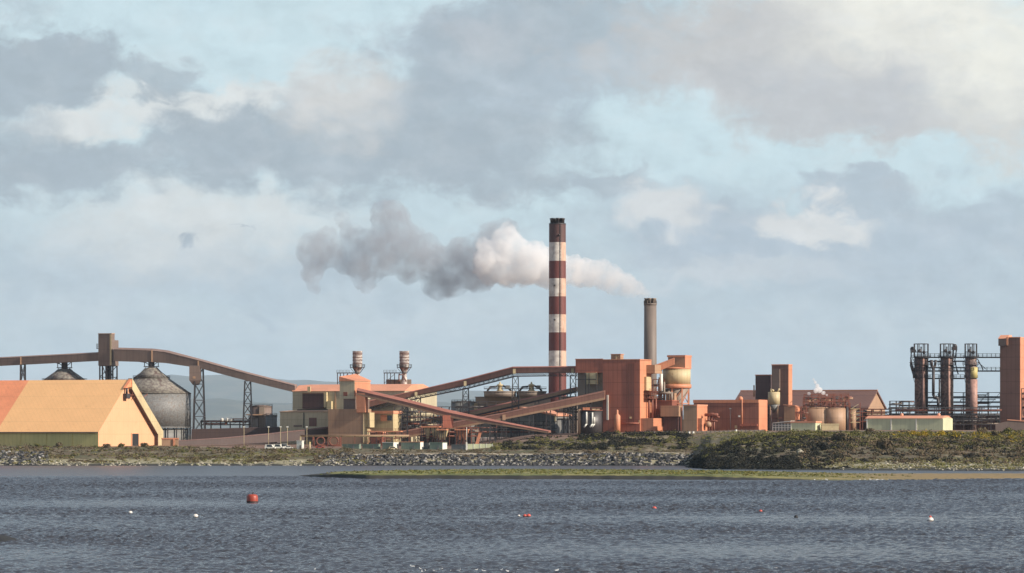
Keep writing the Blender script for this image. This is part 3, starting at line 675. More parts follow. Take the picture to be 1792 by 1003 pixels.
t = Thing('chimney', 'shorter plain grey brown concrete chimney trailing white steam', 'chimney', 1138, 2030)
r0, r1 = 11.6*t.k, 10.8*t.k; zt_ = t.z(531)
t.part('shaft', MB().lathe([(r0, -1.5), (r1, zt_)], n=30), M['chim_grey'])
for j in range(6):
    a = 2*pi*(j+.25)/6; t.part('flue', MB().lathe([(.95, zt_-.1), (.95, t.z(524)), (1.15, t.z(523.5)), (1.15, t.z(522))], r1*.68*cos(a), r1*.68*sin(a), 10), M['grey_brown'])
st = MB()
for j in range(12): a = 2*pi*j/12; st.tube((r1*1.0*cos(a), r1*1.0*sin(a), zt_-.2), (r1*.98*cos(a), r1*.98*sin(a), t.z(526)), .3)
t.part('crown_ring', st.lathe([(r1+.15, zt_-1), (r1+.15, zt_)], n=30), M['chim_grey'])

# ------------------------------------------------------------------ red main building
t = Thing('main_building', 'tall red clad block with orange lit end beside the concrete chimney', 'building', 1119, 1908, SA)
dp = t.sy(1139); zt_ = t.z(630)
W1, W0 = t.fx(1055), t.fx(1007)
t.part('wall', MB().box(W1, 0, 0, dp, -1.5, zt_), M['red'])
t.part('end_wall', MB().box(.02, .3, .1, dp-.1, -1, zt_-.2), M['orange'], label='end wall of the red block, sunlight put into its orange colour')  # brighter copy of the red front, sunlight put into the colour
t.part('upper_wing', MB().box(W0, W1-.02, .2, dp-2, t.z(652), t.z(628.5)), M['red'])
lw = t.part('lower_wing', MB().box(W0+.3, W1-.02, 2.5, dp-4, -1.5, t.z(652)+.1), M['grey_brown'], label='recessed grey lower wall under the red upper wing')
t.part('bay', MB().box(t.fx(1025), t.fx(1044.5), -.4, 2.48, t.z(672), t.z(652)), M['cream'], lw)  # cream box stands in for a patch of sunlight on the wall
gr = MB()
for x in (1008, 1025, 1031, 1044): gr.box(t.fx(x), t.fx(x)+.35, -.9, -.45, t.z(690), t.z(652.5))
for y in (664,): gr.box(t.fx(1007.5), t.fx(1045), -.95, -.5, t.z(y), t.z(y)+.3)
t.part('frame', gr, M['steel'], lw)
t.part('lit_roof_line', MB().box(W0-.2, W1, .0, .5, t.z(628.5), t.z(627.2)).box(W1+.01, .35, -.2, .4, zt_, zt_+.45).box(.0, .36, .41, dp+.2, zt_, zt_+.45), M['orange'])  # lighter trim stands in for the bright lit line along the roof
ht = t.part('roof_hut', MB().box(t.fx(1067), t.fx(1083.5), 2, 7, zt_+.46, t.z(620)), M['tan'])
t.part('door', MB().box(t.fx(1075), t.fx(1077), 1.8, 1.98, zt_+.5, t.z(621.5)), M['cream'], ht)
t.part('roof', MB().box(t.fx(1066.5), t.fx(1084.5), 1.7, 7.2, t.z(620), t.z(619)), M['pink_roof'], ht)
t.part('light_strip', MB().box(t.fx(1062), t.fx(1065), -.5, -.02, t.z(735), t.z(691)), M['white'])
pn = MB().box(t.fx(1099), t.fx(1111), -.22, -.02, t.z(742), t.z(636)); t.part('wall_panel', pn, M['red_dark'], label='darker faded panel on the front of the red block')
vs = t.part('vessel', MB().lathe([(5.6*t.k, -1), (5.6*t.k, t.z(728)), (2*t.k, t.z(724)), (2*t.k, t.z(718)), (.3, t.z(717))], t.fx(1083), -2.6, 16), M['orange'])
t.part('pipe', MB().path([(t.fx(1089), -1.2, t.z(741)), (0, -1.2, t.z(741))], .4, 8), M['red'])
t.part('wall_lamp', MB().box(t.fx(1102), t.fx(1105), -.8, -.02, t.z(732.5), t.z(729.5)), M['cream'])
t.part('lean_to', MB().box(.32, 7, 1, dp+6, -1.5, t.z(732)), M['orange'])
t.part('window', MB().box(-.4, .0, -.15, -.02, t.z(741), t.z(735)), M['cream'])
du = MB()
du.box(.32, 1.6, dp*.35, dp*.75, t.z(683), t.z(659)); t.part('duct', du, M['cream'])
pp = MB()
for i, y in enumerate((.55, .72, .88)): pp.path([(1.6+i*.9, dp*y, t.z(690+i*4)), (1.6+i*.9, dp*y, t.z(731))], .5, 8)
pp.path([(7.4, dp+2, t.z(748)), (7.4, dp+2, t.z(727)), (2, dp+2, t.z(727))], .7, 8)
t.part('riser_pipe', pp, M['steel_red'])
pl = MB()
for y in (684, 690, 697): pl.box(.32, 3.6, dp*.3, dp+1, t.z(y)-.15, t.z(y)).rail((3.5, dp*.3, t.z(y)), (3.5, dp+1, t.z(y)), 1.1, 2, .08)
t.part('gantry', pl, M['steel_red'])
t.part('head_box', MB().box(.32, 4.8, dp*.55, dp+3.5, t.z(653), t.z(638)), M['tan'])

t = Thing('process_tank', 'black steel tank with bright pipes at the foot of the grey wing', 'tank', 1034, 1893)
r = 19*t.k
t.part('shell', MB().lathe([(r, -1), (r, t.z(719))], n=26), M['steel'])
pl = MB().lathe([(r+.5, t.z(719)), (r+.5, t.z(717.5))], n=26); 
for i in range(12): a, b = 2*pi*i/12, 2*pi*(i+1)/12; pl.rail((r*cos(a), r*sin(a), t.z(717.5)), (r*cos(b), r*sin(b), t.z(717.5)), 1.2, 9, .09)
t.part('platform', pl, M['steel_red'])
t.part('hood', MB().box(-r*.75, -r*.1, -r*.5, r*.3, t.z(717.4), t.z(713)), M['orange'])
t.part('hood', MB().box(r*.1, r*.8, -r*.5, r*.3, t.z(717.4), t.z(715.6)), M['cream'])
for x, z in ((-.42, 721), (.12, 722), (.3, 730)): t.part('pipe', MB().path([(r*x, -r*1.02, t.z(z)), (r*x, -r*1.02, t.z(742)), (r*x-1.2, -r*1.05, t.z(748))], .42, 8), M['white'])
t.part('riser', MB().tube((-r*1.05, -r*.4, -1), (-r*1.05, -r*.4, t.z(716)), .8, 10), M['tan'])
rack('pipe_rack', 'dark pipe rack under the conveyors left of the red block', 975, 1015, 1922, 700, (735, 722, 710), 4, M['steel'], 3, seed=11)

# ------------------------------------------------------------------ cream silo and its head house
t = Thing('feed_silo', 'cream feed silo with orange ring on legs under the orange head house', 'silo', 1184, 1936)
k = t.k; r = 24.5*k
t.part('drum', MB().lathe([(r, t.z(673)), (r, t.z(646))], n=34), M['cream'])
t.part('ring', MB().lathe([(r, t.z(680)), (r+.45, t.z(679)), (r+.45, t.z(673)), (r, t.z(672.9))], n=34), M['orange'])
t.part('lid', MB().lathe([(r+.25, t.z(646)), (r+.25, t.z(644.5)), (r*.5, t.z(642))], n=34), M['orange'])
t.part('hopper', MB().lathe([(2.0, t.z(720)), (2.0, t.z(712)), (r*.95, t.z(680.5))], n=28), M['grey_brown'])
for i in range(8):
    a = 2*pi*(i+.5)/8; t.part('leg', MB().tube((r*.93*cos(a), r*.93*sin(a), -2), (r*.93*cos(a), r*.93*sin(a), t.z(680)), .5), M['orange'])
br = MB()
for i in range(8):
    a, b = 2*pi*(i+.5)/8, 2*pi*(i+1.5)/8
    pa, pb = (r*.93*cos(a), r*.93*sin(a)), (r*.93*cos(b), r*.93*sin(b))
    br.tube((*pa, t.z(706)), (*pb, t.z(706)), .3); br.tube((*pa, t.z(706)), (*pb, t.z(682)), .22)
t.part('bracing', br, M['orange'])
t = Thing('head_house', 'orange box house perched on top of the cream feed silo', 'head house', 1198, 1930, SA, base=Z(645, 1930))
dp = t.sy(1209)
t.part('wall', MB().box(t.fx(1169), 0, 0, dp, 0, t.z(625)), M['tan'])
t.part('roof', MB().box(t.fx(1169)-.4, .4, -.4, dp+.4, t.z(625), t.z(621.5)), M['orange'])
t.part('sunlit_side', MB().box(.02, .3, .05, dp-.05, .1, t.z(625)-.05), M['orange'])  # orange slab paints sunlight on the right side of the tan house
g = gallery('short_conveyor', 'short orange conveyor bridging the red block and the silo head house', [(1140,641,655,1926),(1180,626,638,1925)], 3.5, M['orange'], M['orange'], .15, 0)

t = Thing('grinding_house', 'dark red block crowded between the red building and the cream silo', 'building', 1176, 1922, SA)
t.part('wall', MB().box(t.fx(1143), 0, 0, 16, -1.5, t.z(702)), M['red_dark'])
t.part('roof', MB().box(t.fx(1143)-.2, .2, -.2, 16.2, t.z(702), t.z(700.5)), M['red'])  # lighter cap, bright top line put into its colour
t.part('mezzanine', MB().box(t.fx(1161), t.fx(1193), -5, -.02, t.z(729), t.z(710)), M['tan'])
t.part('undercroft', MB().box(t.fx(1152), t.fx(1190), -3, -.03, -1, t.z(729)-.02), M['darkpanel'])
pp = MB()
for x, y0, y1 in ((1150, 690, 660), (1158, 692, 668), (1166, 700, 684), (1153, 700, 652)): pp.path([(t.fx(x), 4, t.z(702)), (t.fx(x), 4, t.z(y1))], .55, 8)
pp.path([(t.fx(1146), 3, t.z(688)), (t.fx(1172), 3, t.z(688)), (t.fx(1172), 3, t.z(702))], .7, 8)
t.part('pipe', pp, M['grey_brown'])
t.part('white_duct', MB().path([(t.fx(1155), 2, t.z(684)), (t.fx(1155), 2, t.z(654))], .8, 8), M['white'])
t.part('filter_box', MB().box(t.fx(1160), t.fx(1175), 5, 10, t.z(700.4), t.z(688)), M['tan'])

rack('pipe_rack', 'crowded red pipe frame between the red block and the cream silo', 1143, 1163, 1931, 664, (700, 688, 676), 3, M['steel_red'], 4, seed=41, depth=6)
t = Thing('pump_house', 'small orange pump house with red pipework on its lit side', 'building', 1219, 1886, SA)
dp = t.sy(1237)
t.part('wall', MB().box(t.fx(1196), 0, 0, dp, -1.5, t.z(710)), M['tan'])
t.part('sunlit_side', MB().box(.02, .25, .05, dp-.05, -1, t.z(710)-.1), M['orange'])  # sun on the right side put into a brighter orange slab
t.part('roof', MB().box(t.fx(1196)-.3, .4, -.3, dp+.3, t.z(710), t.z(708)), M['pink_roof'])
t.part('plinth', MB().box(t.fx(1193), t.fx(1196)-.02, .5, 8, -1.5, t.z(734)), M['tan'])
t.part('annex', MB().box(.3, 2.5, 1, 7, -1.5, t.z(732)), M['orange'])
pw = MB()
for x, y, z0 in ((3.4, 9, 724), (5.2, 8, 727), (6.8, 7, 730)): pw.path([(x, y, -1), (x, y, t.z(z0)), (x+3, y-1, t.z(z0))], .5, 8)
pw.path([(2, 8, t.z(726)), (9, 6, t.z(726))], .8, 8); pw.path([(3, 7, t.z(737)), (9, 5, t.z(737))], .5, 8)
t.part('pipework', pw, M['steel_red'])
t.part('pump', MB().ball((4.6, 5, t.z(743)), 1.6, 12, 8), M['tan'])

t = Thing('plant_hall', 'long low orange hall with cream lit end right of the pump house', 'building', 1327, 1904, SA)
dp = t.sy(1342)
t.part('wall', MB().box(t.fx(1214), 0, 0, dp, -1.5, t.z(705)), M['hall_red'], label='red brown front wall')
t.part('fascia', MB().box(t.fx(1214)-.2, .25, -.35, dp+.2, t.z(705), t.z(699.5)), M['orange'])
t.part('end_wall', MB().box(.02, .3, .05, dp-.05, -1, t.z(705)-.02), M['orange'])  # brighter than the front wall, painted as the sunlit end
t.part('plinth_band', MB().box(t.fx(1295), t.fx(1326), -.8, -.02, t.z(746), t.z(742)), M['red'])
t.part('downpipe', MB().tube((t.fx(1299), -.3, t.z(748)), (t.fx(1299), -.6, t.z(699)), .3, 6), M['orange'])
t.part('vent', MB().ball((t.fx(1294), 2, t.z(698)), 1.3, 10, 6), M['orange'])
t.part('flood_light', MB().box(t.fx(1292.5), t.fx(1295.5), -.9, -.02, t.z(730), t.z(727)), M['white'])
t.part('door', MB().box(t.fx(1286), t.fx(1290), -.25, -.02, t.z(750), t.z(744.5)), M['cream'])

# ------------------------------------------------------------------ background long shed, towers
t = Thing('bauxite_shed', 'very long brown roofed shed in the background behind the tower pair', 'shed', 1517, 2055, SA)
dp = t.sy(1549); W = t.fx(1278); ze, zr = t.z(716), t.z(685)
t.part('wall', MB().box(W, 0, .02, .5, -2, ze), M['brown_red'])
t.part('gable_wall', MB().prism_x([(0, -2), (dp, -2), (dp, ze), (dp/2, zr-.5), (0, ze)], -.4, 0), M['tan'])
th = .8
sl = MB().hexa([(W,-.4,ze-.1),(-.02+.8,-.4,ze-.1),(-.02+.8,dp/2,zr),(W,dp/2,zr),(W,-.4,ze+th),(.8,-.4,ze+th),(.8,dp/2,zr+th),(W,dp/2,zr+th)])
sl.hexa([(W,dp/2+.01,zr),(.8,dp/2+.01,zr),(.8,dp+.4,ze-.1),(W,dp+.4,ze-.1),(W,dp/2+.01,zr+th),(.8,dp/2+.01,zr+th),(.8,dp+.4,ze+th),(W,dp+.4,ze+th)])
t.part('roof', sl, M['brown_red'])
t.part('ridge_cap', MB().box(W, .9, dp/2-.5, dp/2+.5, zr+th-.15, zr+th+.35), M['pink_roof'])
t = Thing('elevator_tower', 'square dark purple brown tower, the shorter of the tower pair', 'tower', 1348, 1968, SA)
t.part('wall', MB().box(t.fx(1322), 0, 0, 8, -1.5, t.z(657)), M['darktower'])
t.part('roof', MB().box(t.fx(1322)-.25, .25, -.25, 8.2, t.z(657), t.z(655.5)), M['pink_roof'])  # pale cap painted as a bright line on the dark tower
t.part('pipe', MB().tube((t.fx(1321)-.4, -.2, t.z(694)), (t.fx(1321)-.4, -.2, t.z(674)), .35, 6), M['tan'])
t = Thing('elevator_tower', 'tall brown tower with orange lit side, the taller of the tower pair', 'tower', 1379, 1958, SA)
dp = t.sy(1385.5)
t.part('wall', MB().box(t.fx(1350.5), 0, 0, dp, -1.5, t.z(639)), M['brown_red'])
t.part('sunlit_side', MB().box(.02, .3, .05, dp-.05, -1, t.z(639)-.05), M['orange'])  # orange slab stands in for sun on the tower's right side
t.part('roof', MB().box(t.fx(1350.5)-.2, .45, -.2, dp+.2, t.z(639), t.z(637.5)), M['pink_roof'])  # pale trim stands in for the bright top edge
t.part('riser_duct', MB().box(t.fx(1352), t.fx(1365.5), -1.4, -.02, t.z(684), t.z(646)), M['brown'])
t = Thing('hopper_tank', 'cream hopper tank on legs in front of the tall brown tower', 'tank', 1354.5, 1945)
r = 10.5*t.k
t.part('shell', MB().lathe([(r, t.z(708)), (r, t.z(686))], n=24), M['cream'])
t.part('cone', MB().lathe([(.7, t.z(722)), (r*.97, t.z(708.2))], n=20), M['grey'])
for i in range(4): a = pi/4+i*pi/2; t.part('leg', MB().tube((r*.9*cos(a), r*.9*sin(a), -2), (r*.9*cos(a), r*.9*sin(a), t.z(707)), .35), M['tan'])
t.part('top_gear', MB().path([(-r*.5, 0, t.z(686)), (-r*.5, 0, t.z(682)), (0, 0, t.z(684))], .5, 8).path([(r*.6, 0, t.z(686)), (r*.9, 0, t.z(680))], .4, 8), M['cream'])
t.part('floor_deck', MB().box(-r*1.1, r*1.6, -1.5, 6, t.z(732), t.z(731)), M['steel_red'])
t = Thing('gate_house', 'small brown house with sloping roof and lit cream side under the tall tower', 'building', 1391, 1930, SA)
dp = t.sy(1399)
t.part('wall', MB().prism_x([(0, -1.5), (dp, -1.5), (dp, t.z(713)), (0, t.z(711))], t.fx(1372), 0), M['tan'])
t.part('sunlit_side', MB().prism_x([(.05, -1), (dp-.05, -1), (dp-.05, t.z(713.5)), (.05, t.z(711.5))], .02, .3), M['orange'])  # orange slab, the lit right side put into colour
t.part('roof', MB().hexa([(t.fx(1371),-.4,t.z(709)),(.4,-.4,t.z(711)),(.4,dp+.4,t.z(713)),(t.fx(1371),dp+.4,t.z(710)),(t.fx(1371),-.4,t.z(707.5)),(.4,-.4,t.z(709.5)),(.4,dp+.4,t.z(711.5)),(t.fx(1371),dp+.4,t.z(708.5))]), M['pink_roof'])

# ------------------------------------------------------------------ brown tank group with steam
t = tank('settler_tank', 'wide brown tank under dark red pipe frames, leaking white steam', 1432, 1942, 27, 713, mat=M['tan'], lid=False)
def topframe(t, w, y0, y1, seed):
    rn = random.Random(seed); fr = MB(); k = t.k; z0, z1 = t.z(y0), t.z(y1)
    xs = [(-w+2*w*i/6)*k for i in range(7)]
    for x in xs:
        for y in (-3, 3): fr.tube((x, y, z0), (x, y, z1-rn.uniform(0, 1.5)), .2)
    for z in (z1-.2, (z0+z1)/2, z0+.8):
        for y in (-3, 3): fr.tube((xs[0], y, z), (xs[-1], y, z), .24)
    for i in range(6): fr.tube((xs[i], -3, z0), (xs[i+1], -3, z1-.5), .13)
    fr.rail((xs[0], -3.1, z1), (xs[-1], -3.1, z1), 1.1, 2.2, .1)
    t.part('pipe_frame', fr, M['steel_red'])
    for i in range(5):
        x = rn.uniform(xs[0], xs[-1]); z = rn.uniform(z0+.5, z1-1); m = rn.choice((M['steel_red'], M['red_dark'], M['tan'], M['red']))
        t.part('pipe', MB().path([(x, -2.2, z0-.5), (x, -2.2, z), (x+rn.uniform(-6, 6), -2.2, z)], rn.uniform(.35, .7), 8), m)
topframe(t, 26, 712, 695, 4)
t = tank('settler_tank', 'slim orange lit tank right of the wide steaming tank', 1461, 1938, 19, 714, mat=M['tan'], lid=False)
topframe(t, 24, 713, 692, 9)
rack('pipe_rack', 'dark red pipe frame standing behind the two brown tanks', 1408, 1486, 1957, 690, (722, 710, 700), 4, M['steel_red'], 4, seed=42, depth=5)
rack('pipe_rack', 'low rusty pipe rack between the gate house and the wide brown tank', 1394, 1412, 1930, 712, (738, 724), 2.5, M['steel_red'], 3, seed=43, depth=3)
t = Thing('stair_tower', 'cream lit stair tower between the brown tanks and the green shed', 'stair tower', 1496, 1945)
for s_ in (-1, 1): t.part('post', MB().tube((s_*2.6, -1, -2), (s_*2.6, -1, t.z(705)), .3), M['steel_red'])
st = MB()
for i, y in enumerate((739, 731, 723, 715)): st.box(-2.4, 2.4, -1.6, 1.6, t.z(y)-.25, t.z(y)); st.hexa([(-2,-1.5,t.z(y)-.1),(-1.6,-1.5,t.z(y)-.1),(-1.6,.6,t.z(y)-.1),(-2,.6,t.z(y)-.1),(1.6,-1.5,t.z(y-8)-.1),(2,-1.5,t.z(y-8)-.1),(2,.6,t.z(y-8)-.1),(1.6,.6,t.z(y-8)-.1)])
t.part('flight', st, M['cream'])
t.part('pipe', MB().tube((-4, -.5, -2), (-4, -.5, t.z(711)), .8, 8), M['steel']); t.part('pipe', MB().tube((-5.8, -.5, -2), (-5.8, -.5, t.z(713)), .5, 8), M['steel_red'])
tank('drum_tank', 'small brown tank tucked behind the stair tower', 1492, 1952, 6, 716, mat=M['tan'])

# sheds at the front of the right hand plant
t = Thing('site_cabin', 'pale green cabin with white roof in front of the brown tanks', 'cabin', 1427, 1898, SA)
dp = t.sy(1437)
t.part('wall', MB().box(t.fx(1384), 0, 0, dp, -1.5, t.z(740)), M['green'])
t.part('roof', MB().box(t.fx(1384)-.3, .3, -.3, dp+.3, t.z(740), t.z(737)), M['pink_roof'])
t.part('door', MB().box(.02, .15, dp*.4, dp*.6, -1, t.z(742)), M['white'])
t = Thing('canopy_shelter', 'grey framed glazed shelter left of the pale green cabin', 'shelter', 1384, 1902, SA)
W = t.fx(1352)
t.part('wall', MB().box(W, -.3, .4, 8, -1.5, t.z(741)), M['grey'])
rf = MB().hexa([(W,-.2,t.z(741)),(-.05,-.2,t.z(738)),(-.05,8,t.z(738)),(W,8,t.z(741)),(W,-.2,t.z(740)),(-.05,-.2,t.z(736.5)),(-.05,8,t.z(736.5)),(W,8,t.z(740))]); t.part('roof', rf, M['white'])
fr = MB()
for i in range(7): fr.box(W*(i/6)-.1, W*(i/6)+.1, .05, .38, -1, t.z(741.2))
for y in (749, 745): fr.box(W, 0, .08, .36, t.z(y), t.z(y)+.25)
t.part('frame', fr, M['white'])
t = Thing('storage_box', 'low cream box right of the pale green cabin', 'box', 1468, 1900, 0)
t.part('wall', MB().box(t.fx(1438), 0, 0, 5, -1.5, t.z(743.5)), M['cream']); t.part('lid', MB().box(t.fx(1438)-.2, .2, -.2, 5.2, t.z(743.5), t.z(741.5)), M['cream'])
t = Thing('warehouse', 'long pale green warehouse with white downpipes above the gorse bank', 'warehouse', 1649, 1890, SA)
dp = t.sy(1666)
t.part('wall', MB().box(t.fx(1516), 0, 0, dp, -1.5, t.z(732)), M['green'])
t.part('end_wall', MB().prism_x([(.05, -1), (dp-.05, -1), (dp-.05, t.z(732.5)), (dp/2, t.z(730)), (.05, t.z(732.5))], .02, .35), M['green'])
t.part('roof', MB().prism_x([(-.4, t.z(732.2)), (dp+.4, t.z(732.2)), (dp*.62, t.z(727.3)), (dp*.3, t.z(727.3))], t.fx(1515)-.2, -.02), M['pink_roof'])
for x in (1516.5, 1558.5, 1602.5): t.part('downpipe', MB().box(t.fx(x), t.fx(x)+.55, -.3, -.02, -1, t.z(732.4)), M['white'])
for x in (1571, 1636): t.part('roof_vent', MB().ball((t.fx(x), dp*.4, t.z(726)), .9, 8, 6), M['pink_roof'])
t = Thing('lean_shed', 'brown shed with pink sloping roof at the right edge below the tower', 'shed', 1775, 1890, R(8))
W = t.fx(1742)
t.part('wall', MB().prism_y([(W, -1.5), (14, -1.5), (14, t.z(740)), (0, t.z(734.5)), (W, t.z(742))], 0, 10), M['brown'])
t.part('roof', MB().hexa([(-3.5,-.3,t.z(735.5)),(14.4,-.3,t.z(740.3)),(14.4,10.3,t.z(740.3)),(-3.5,10.3,t.z(735.5)),(-3.5,-.3,t.z(733.8)),(14.4,-.3,t.z(738.6)),(14.4,10.3,t.z(738.6)),(-3.5,10.3,t.z(733.8))]), M['pink_roof'])

# ------------------------------------------------------------------ three digester columns with walkways
def column(px, D, r, kind, label):
    t = Thing('process_column', label, 'column tower', px, D, 0, 'tall process columns joined by walkways'); k = t.k; rr = r*k
    t.part('shell', MB().lathe([(rr, -1.5), (rr, t.z(662)), (rr*1.05, t.z(661)), (rr*1.05, t.z(625))], n=22), M['column'])
    if kind == 2:
        t.part('sleeve', MB().lathe([(rr*.80, t.z(737)), (rr*.80, t.z(664))], rr*.36, -rr*.42, 18), M['column_pink'])
        t.part('top_sleeve', MB().lathe([(rr*.82, t.z(662)), (rr*.82, t.z(643))], rr*.36, -rr*.42, 18), M['yellow'])
    else:
        t.part('riser', MB().tube((rr*.2, -rr*1.06, -1), (rr*.2, -rr*1.06, t.z(628)), .55, 8), M['column_pink'])
        t.part('riser', MB().tube((rr*.85, -rr*.75, -1), (rr*.85, -rr*.75, t.z(640)), .45, 8), M['steel'])
    crown = MB(); zt = t.z(601.5); z0 = t.z(625); w = rr*1.12
    for i in range(8):
        a = 2*pi*(i+.5)/8; crown.tube((w*cos(a), w*sin(a), z0), (w*cos(a), w*sin(a), zt), .3)
    for z in (zt-.15, z0+2.6, z0+.1):
        for i in range(8):
            a, b = 2*pi*(i+.5)/8, 2*pi*(i+1.5)/8; crown.tube((w*cos(a), w*sin(a), z), (w*cos(b), w*sin(b), z), .24)
    crown.ball((-w*.2, 0, z0+3.2), 1.0, 8, 6); crown.ball((w*.35, -1, z0+2.4), .9, 8, 6); crown.tube((0, 0, z0), (0, 0, zt-1.5), .35, 6)
    t.part('crown_frame', crown, M['steel'])
    for z, sc in ((t.z(625.5), 1.45), (t.z(638), 1.5), (t.z(648), 1.3), (t.z(661), 1.25)):
        pf = MB().lathe([(rr*sc, z-.2), (rr*sc, z)], n=14)
        for i in range(10):
            a, b = 2*pi*i/10, 2*pi*(i+1)/10; pf.rail((rr*sc*cos(a), rr*sc*sin(a), z), (rr*sc*cos(b), rr*sc*sin(b), z), 1.2, 9, .1)
            if i % 2: pf.tube((rr*sc*.95*cos(a), rr*sc*.95*sin(a), z-.1), (rr*cos(a), rr*sin(a), z-2.4), .14)
        t.part('platform', pf, M['steel'])
    return t
c1 = column(1612, 1962, 11.5, 0, 'rusty process column with side gantry, furthest from the brown tower')
k = c1.k
gt = MB().path([(-11*k, -2, c1.z(660)), (-17*k, -2, c1.z(640)), (-19*k, -2, c1.z(626))], .35, 6).path([(-12*k, 2, c1.z(660)), (-18*k, 2, c1.z(640)), (-16*k, 2, c1.z(607))], .3, 6)
gt.box(-20*k, -11*k, -3, 3, c1.z(634.5), c1.z(633.8)).rail((-20*k, -3, c1.z(633.8)), (-11*k, -3, c1.z(633.8)), 1.3, 1.5, .12).box(-18*k, -10*k, -3, 3, c1.z(617), c1.z(612)).ball((-15*k, 0, c1.z(611)), 1.3, 8, 6)
gt.path([(-17*k, -2.5, c1.z(640)), (-14*k, -2.5, c1.z(650)), (-13*k, -2.5, c1.z(662))], .7, 8)
c1.part('side_gantry', gt, M['steel'])
c2 = column(1657, 1958, 10.8, 0, 'rusty process column in the middle of the three, pipe loop beside it')
c2.part('side_gantry', MB().box(9*k, 17*k, -3, 3, c2.z(613), c2.z(607)).ball((14*k, 0, c2.z(606)), 1.2, 8, 6).path([(16*k, -2, c2.z(612)), (13*k, -2, c2.z(632)), (19*k, -2, c2.z(655))], .3, 6), M['steel'])
c3 = column(1699, 1955, 9.6, 2, 'process column with yellow sleeve and pale pink pipe')
t = Thing('walkway', 'multi level steel walkway linking the three columns to the brown tower', 'walkway', 1622, 1957, 0); x1 = t.fx(1752)
for y, xa in ((624, 0), (648, 0), (661, 0)):
    w = MB(); xb = t.fx(1690) if y == 661 else x1; z = t.z(y)
    w.box(xa, xb, 3.4, 5.4, z-.7, z).rail((xa, 3.4, z), (xb, 3.4, z), 1.6, 2.2, .1).rail((xa, 5.4, z), (xb, 5.4, z), 1.6, 2.2, .1)
    t.part('deck', w, M['steel'])
t.part('brace', MB().tube((t.fx(1712), 3.4, t.z(628)), (t.fx(1722), 3.4, t.z(647)), .3).tube((t.fx(1712), 3.4, t.z(633)), (t.fx(1727), 3.4, t.z(646)), .22), M['steel'])
t.part('stringer', MB().tube((0, 4.5, t.z(632)), (t.fx(1690), 4.5, t.z(632)), .35, 6).tube((0, 4.5, t.z(643)), (t.fx(1690), 4.5, t.z(643)), .3, 6), M['steel'])
t = Thing('loop_pipe', 'dark looping process pipe hanging between the two rusty columns', 'pipe', 1633, 1956, 0)
pz = [(-3.5*t.k, -1, t.z(630)), (-3*t.k, -1, t.z(640)), (0, -1, t.z(645)), (0, -1, t.z(691)), (3*t.k, -1, t.z(697)), (8*t.k, -1, t.z(697)), (9*t.k, -1, t.z(712))]
t.part('pipe', MB().path(pz, .75, 10), M['steel']); t.part('branch_pipe', MB().path([(4*t.k, -1, t.z(630)), (3*t.k, -1, t.z(640)), (0, -1, t.z(645))], .65, 10).path([(11*t.k, -.6, t.z(664)), (11*t.k, -.6, t.z(706))], .5, 8), M['steel'])
rack('pipe_rack', 'tall dark pipe rack between the columns, open to the sky', 1622, 1752, 1964, 687, (712, 705, 697), 6, M['steel'], 3, seed=21)
rack('pipe_rack', 'dense dark pipe rack directly behind the green warehouse end', 1560, 1750, 1938, 713, (743, 735, 727, 720), 4.5, M['steel'], 4, seed=22, depth=10)
rack('pipe_rack', 'open dark frame on the pipe rack behind the green warehouse roof', 1558, 1603, 1950, 702, (726, 716, 709), 3, M['steel'], 3, seed=23)
rack('pipe_rack', 'reddish pipe rack running from the brown tanks to the green warehouse', 1476, 1560, 1965, 716, (738, 729, 722), 5, M['steel_red'], 4, seed=24)
t = Thing('equipment_block', 'dark low equipment block beneath the columns', 'block', 1742, 1955, SA)
t.part('wall', MB().box(t.fx(1500), 0, 0, 14, -1.5, t.z(728)), M['darkpanel']); t.part('deck', MB().box(t.fx(1500), .3, -.3, 14.3, t.z(728), t.z(726.5)), M['steel'])
t = Thing('brown_tower', 'tall red brown tower with overhanging top box at the right edge', 'tower', 1784.5, 1950, SA)
dp = 13.
t.part('wall', MB().box(t.fx(1750), 0, 0, dp, -1.5, t.z(591)), M['brown_red'])
t.part('sunlit_side', MB().box(.02, .3, .05, dp-.05, -1, t.z(591)-.05), M['orange'])  # painted sunlit side, brighter than the brown front
t.part('roof', MB().box(t.fx(1765), .4, -.2, dp+.2, t.z(591), t.z(589.7)), M['pink_roof'])  # bright top line painted as a pale cap
hb = t.part('head_box', MB().box(t.fx(1748), t.fx(1764.5), -1.2, dp*.7, t.z(605), t.z(592.5)), M['brown'])
t.part('roof', MB().hexa([(t.fx(1748)-.2,-1.4,t.z(592.5)),(t.fx(1764.7),-1.4,t.z(592.5)),(t.fx(1764.7),dp*.72,t.z(592.5)),(t.fx(1748)-.2,dp*.72,t.z(592.5)),(t.fx(1750),1.5,t.z(586)),(t.fx(1764.7),1.5,t.z(586)),(t.fx(1764.7),dp*.6,t.z(586)),(t.fx(1750),dp*.6,t.z(586))]), M['pink_roof'], hb)
t.part('side_strip', MB().box(t.fx(1762), t.fx(1764.9), -1.5, -1.21, t.z(604), t.z(590)), M['orange'], hb)
rack('pipe_rack', 'dark pipe rack leaving the frame right of the brown tower', 1788, 1850, 1952, 680, (735, 715, 700, 690), 5, M['steel'], 3, seed=25)
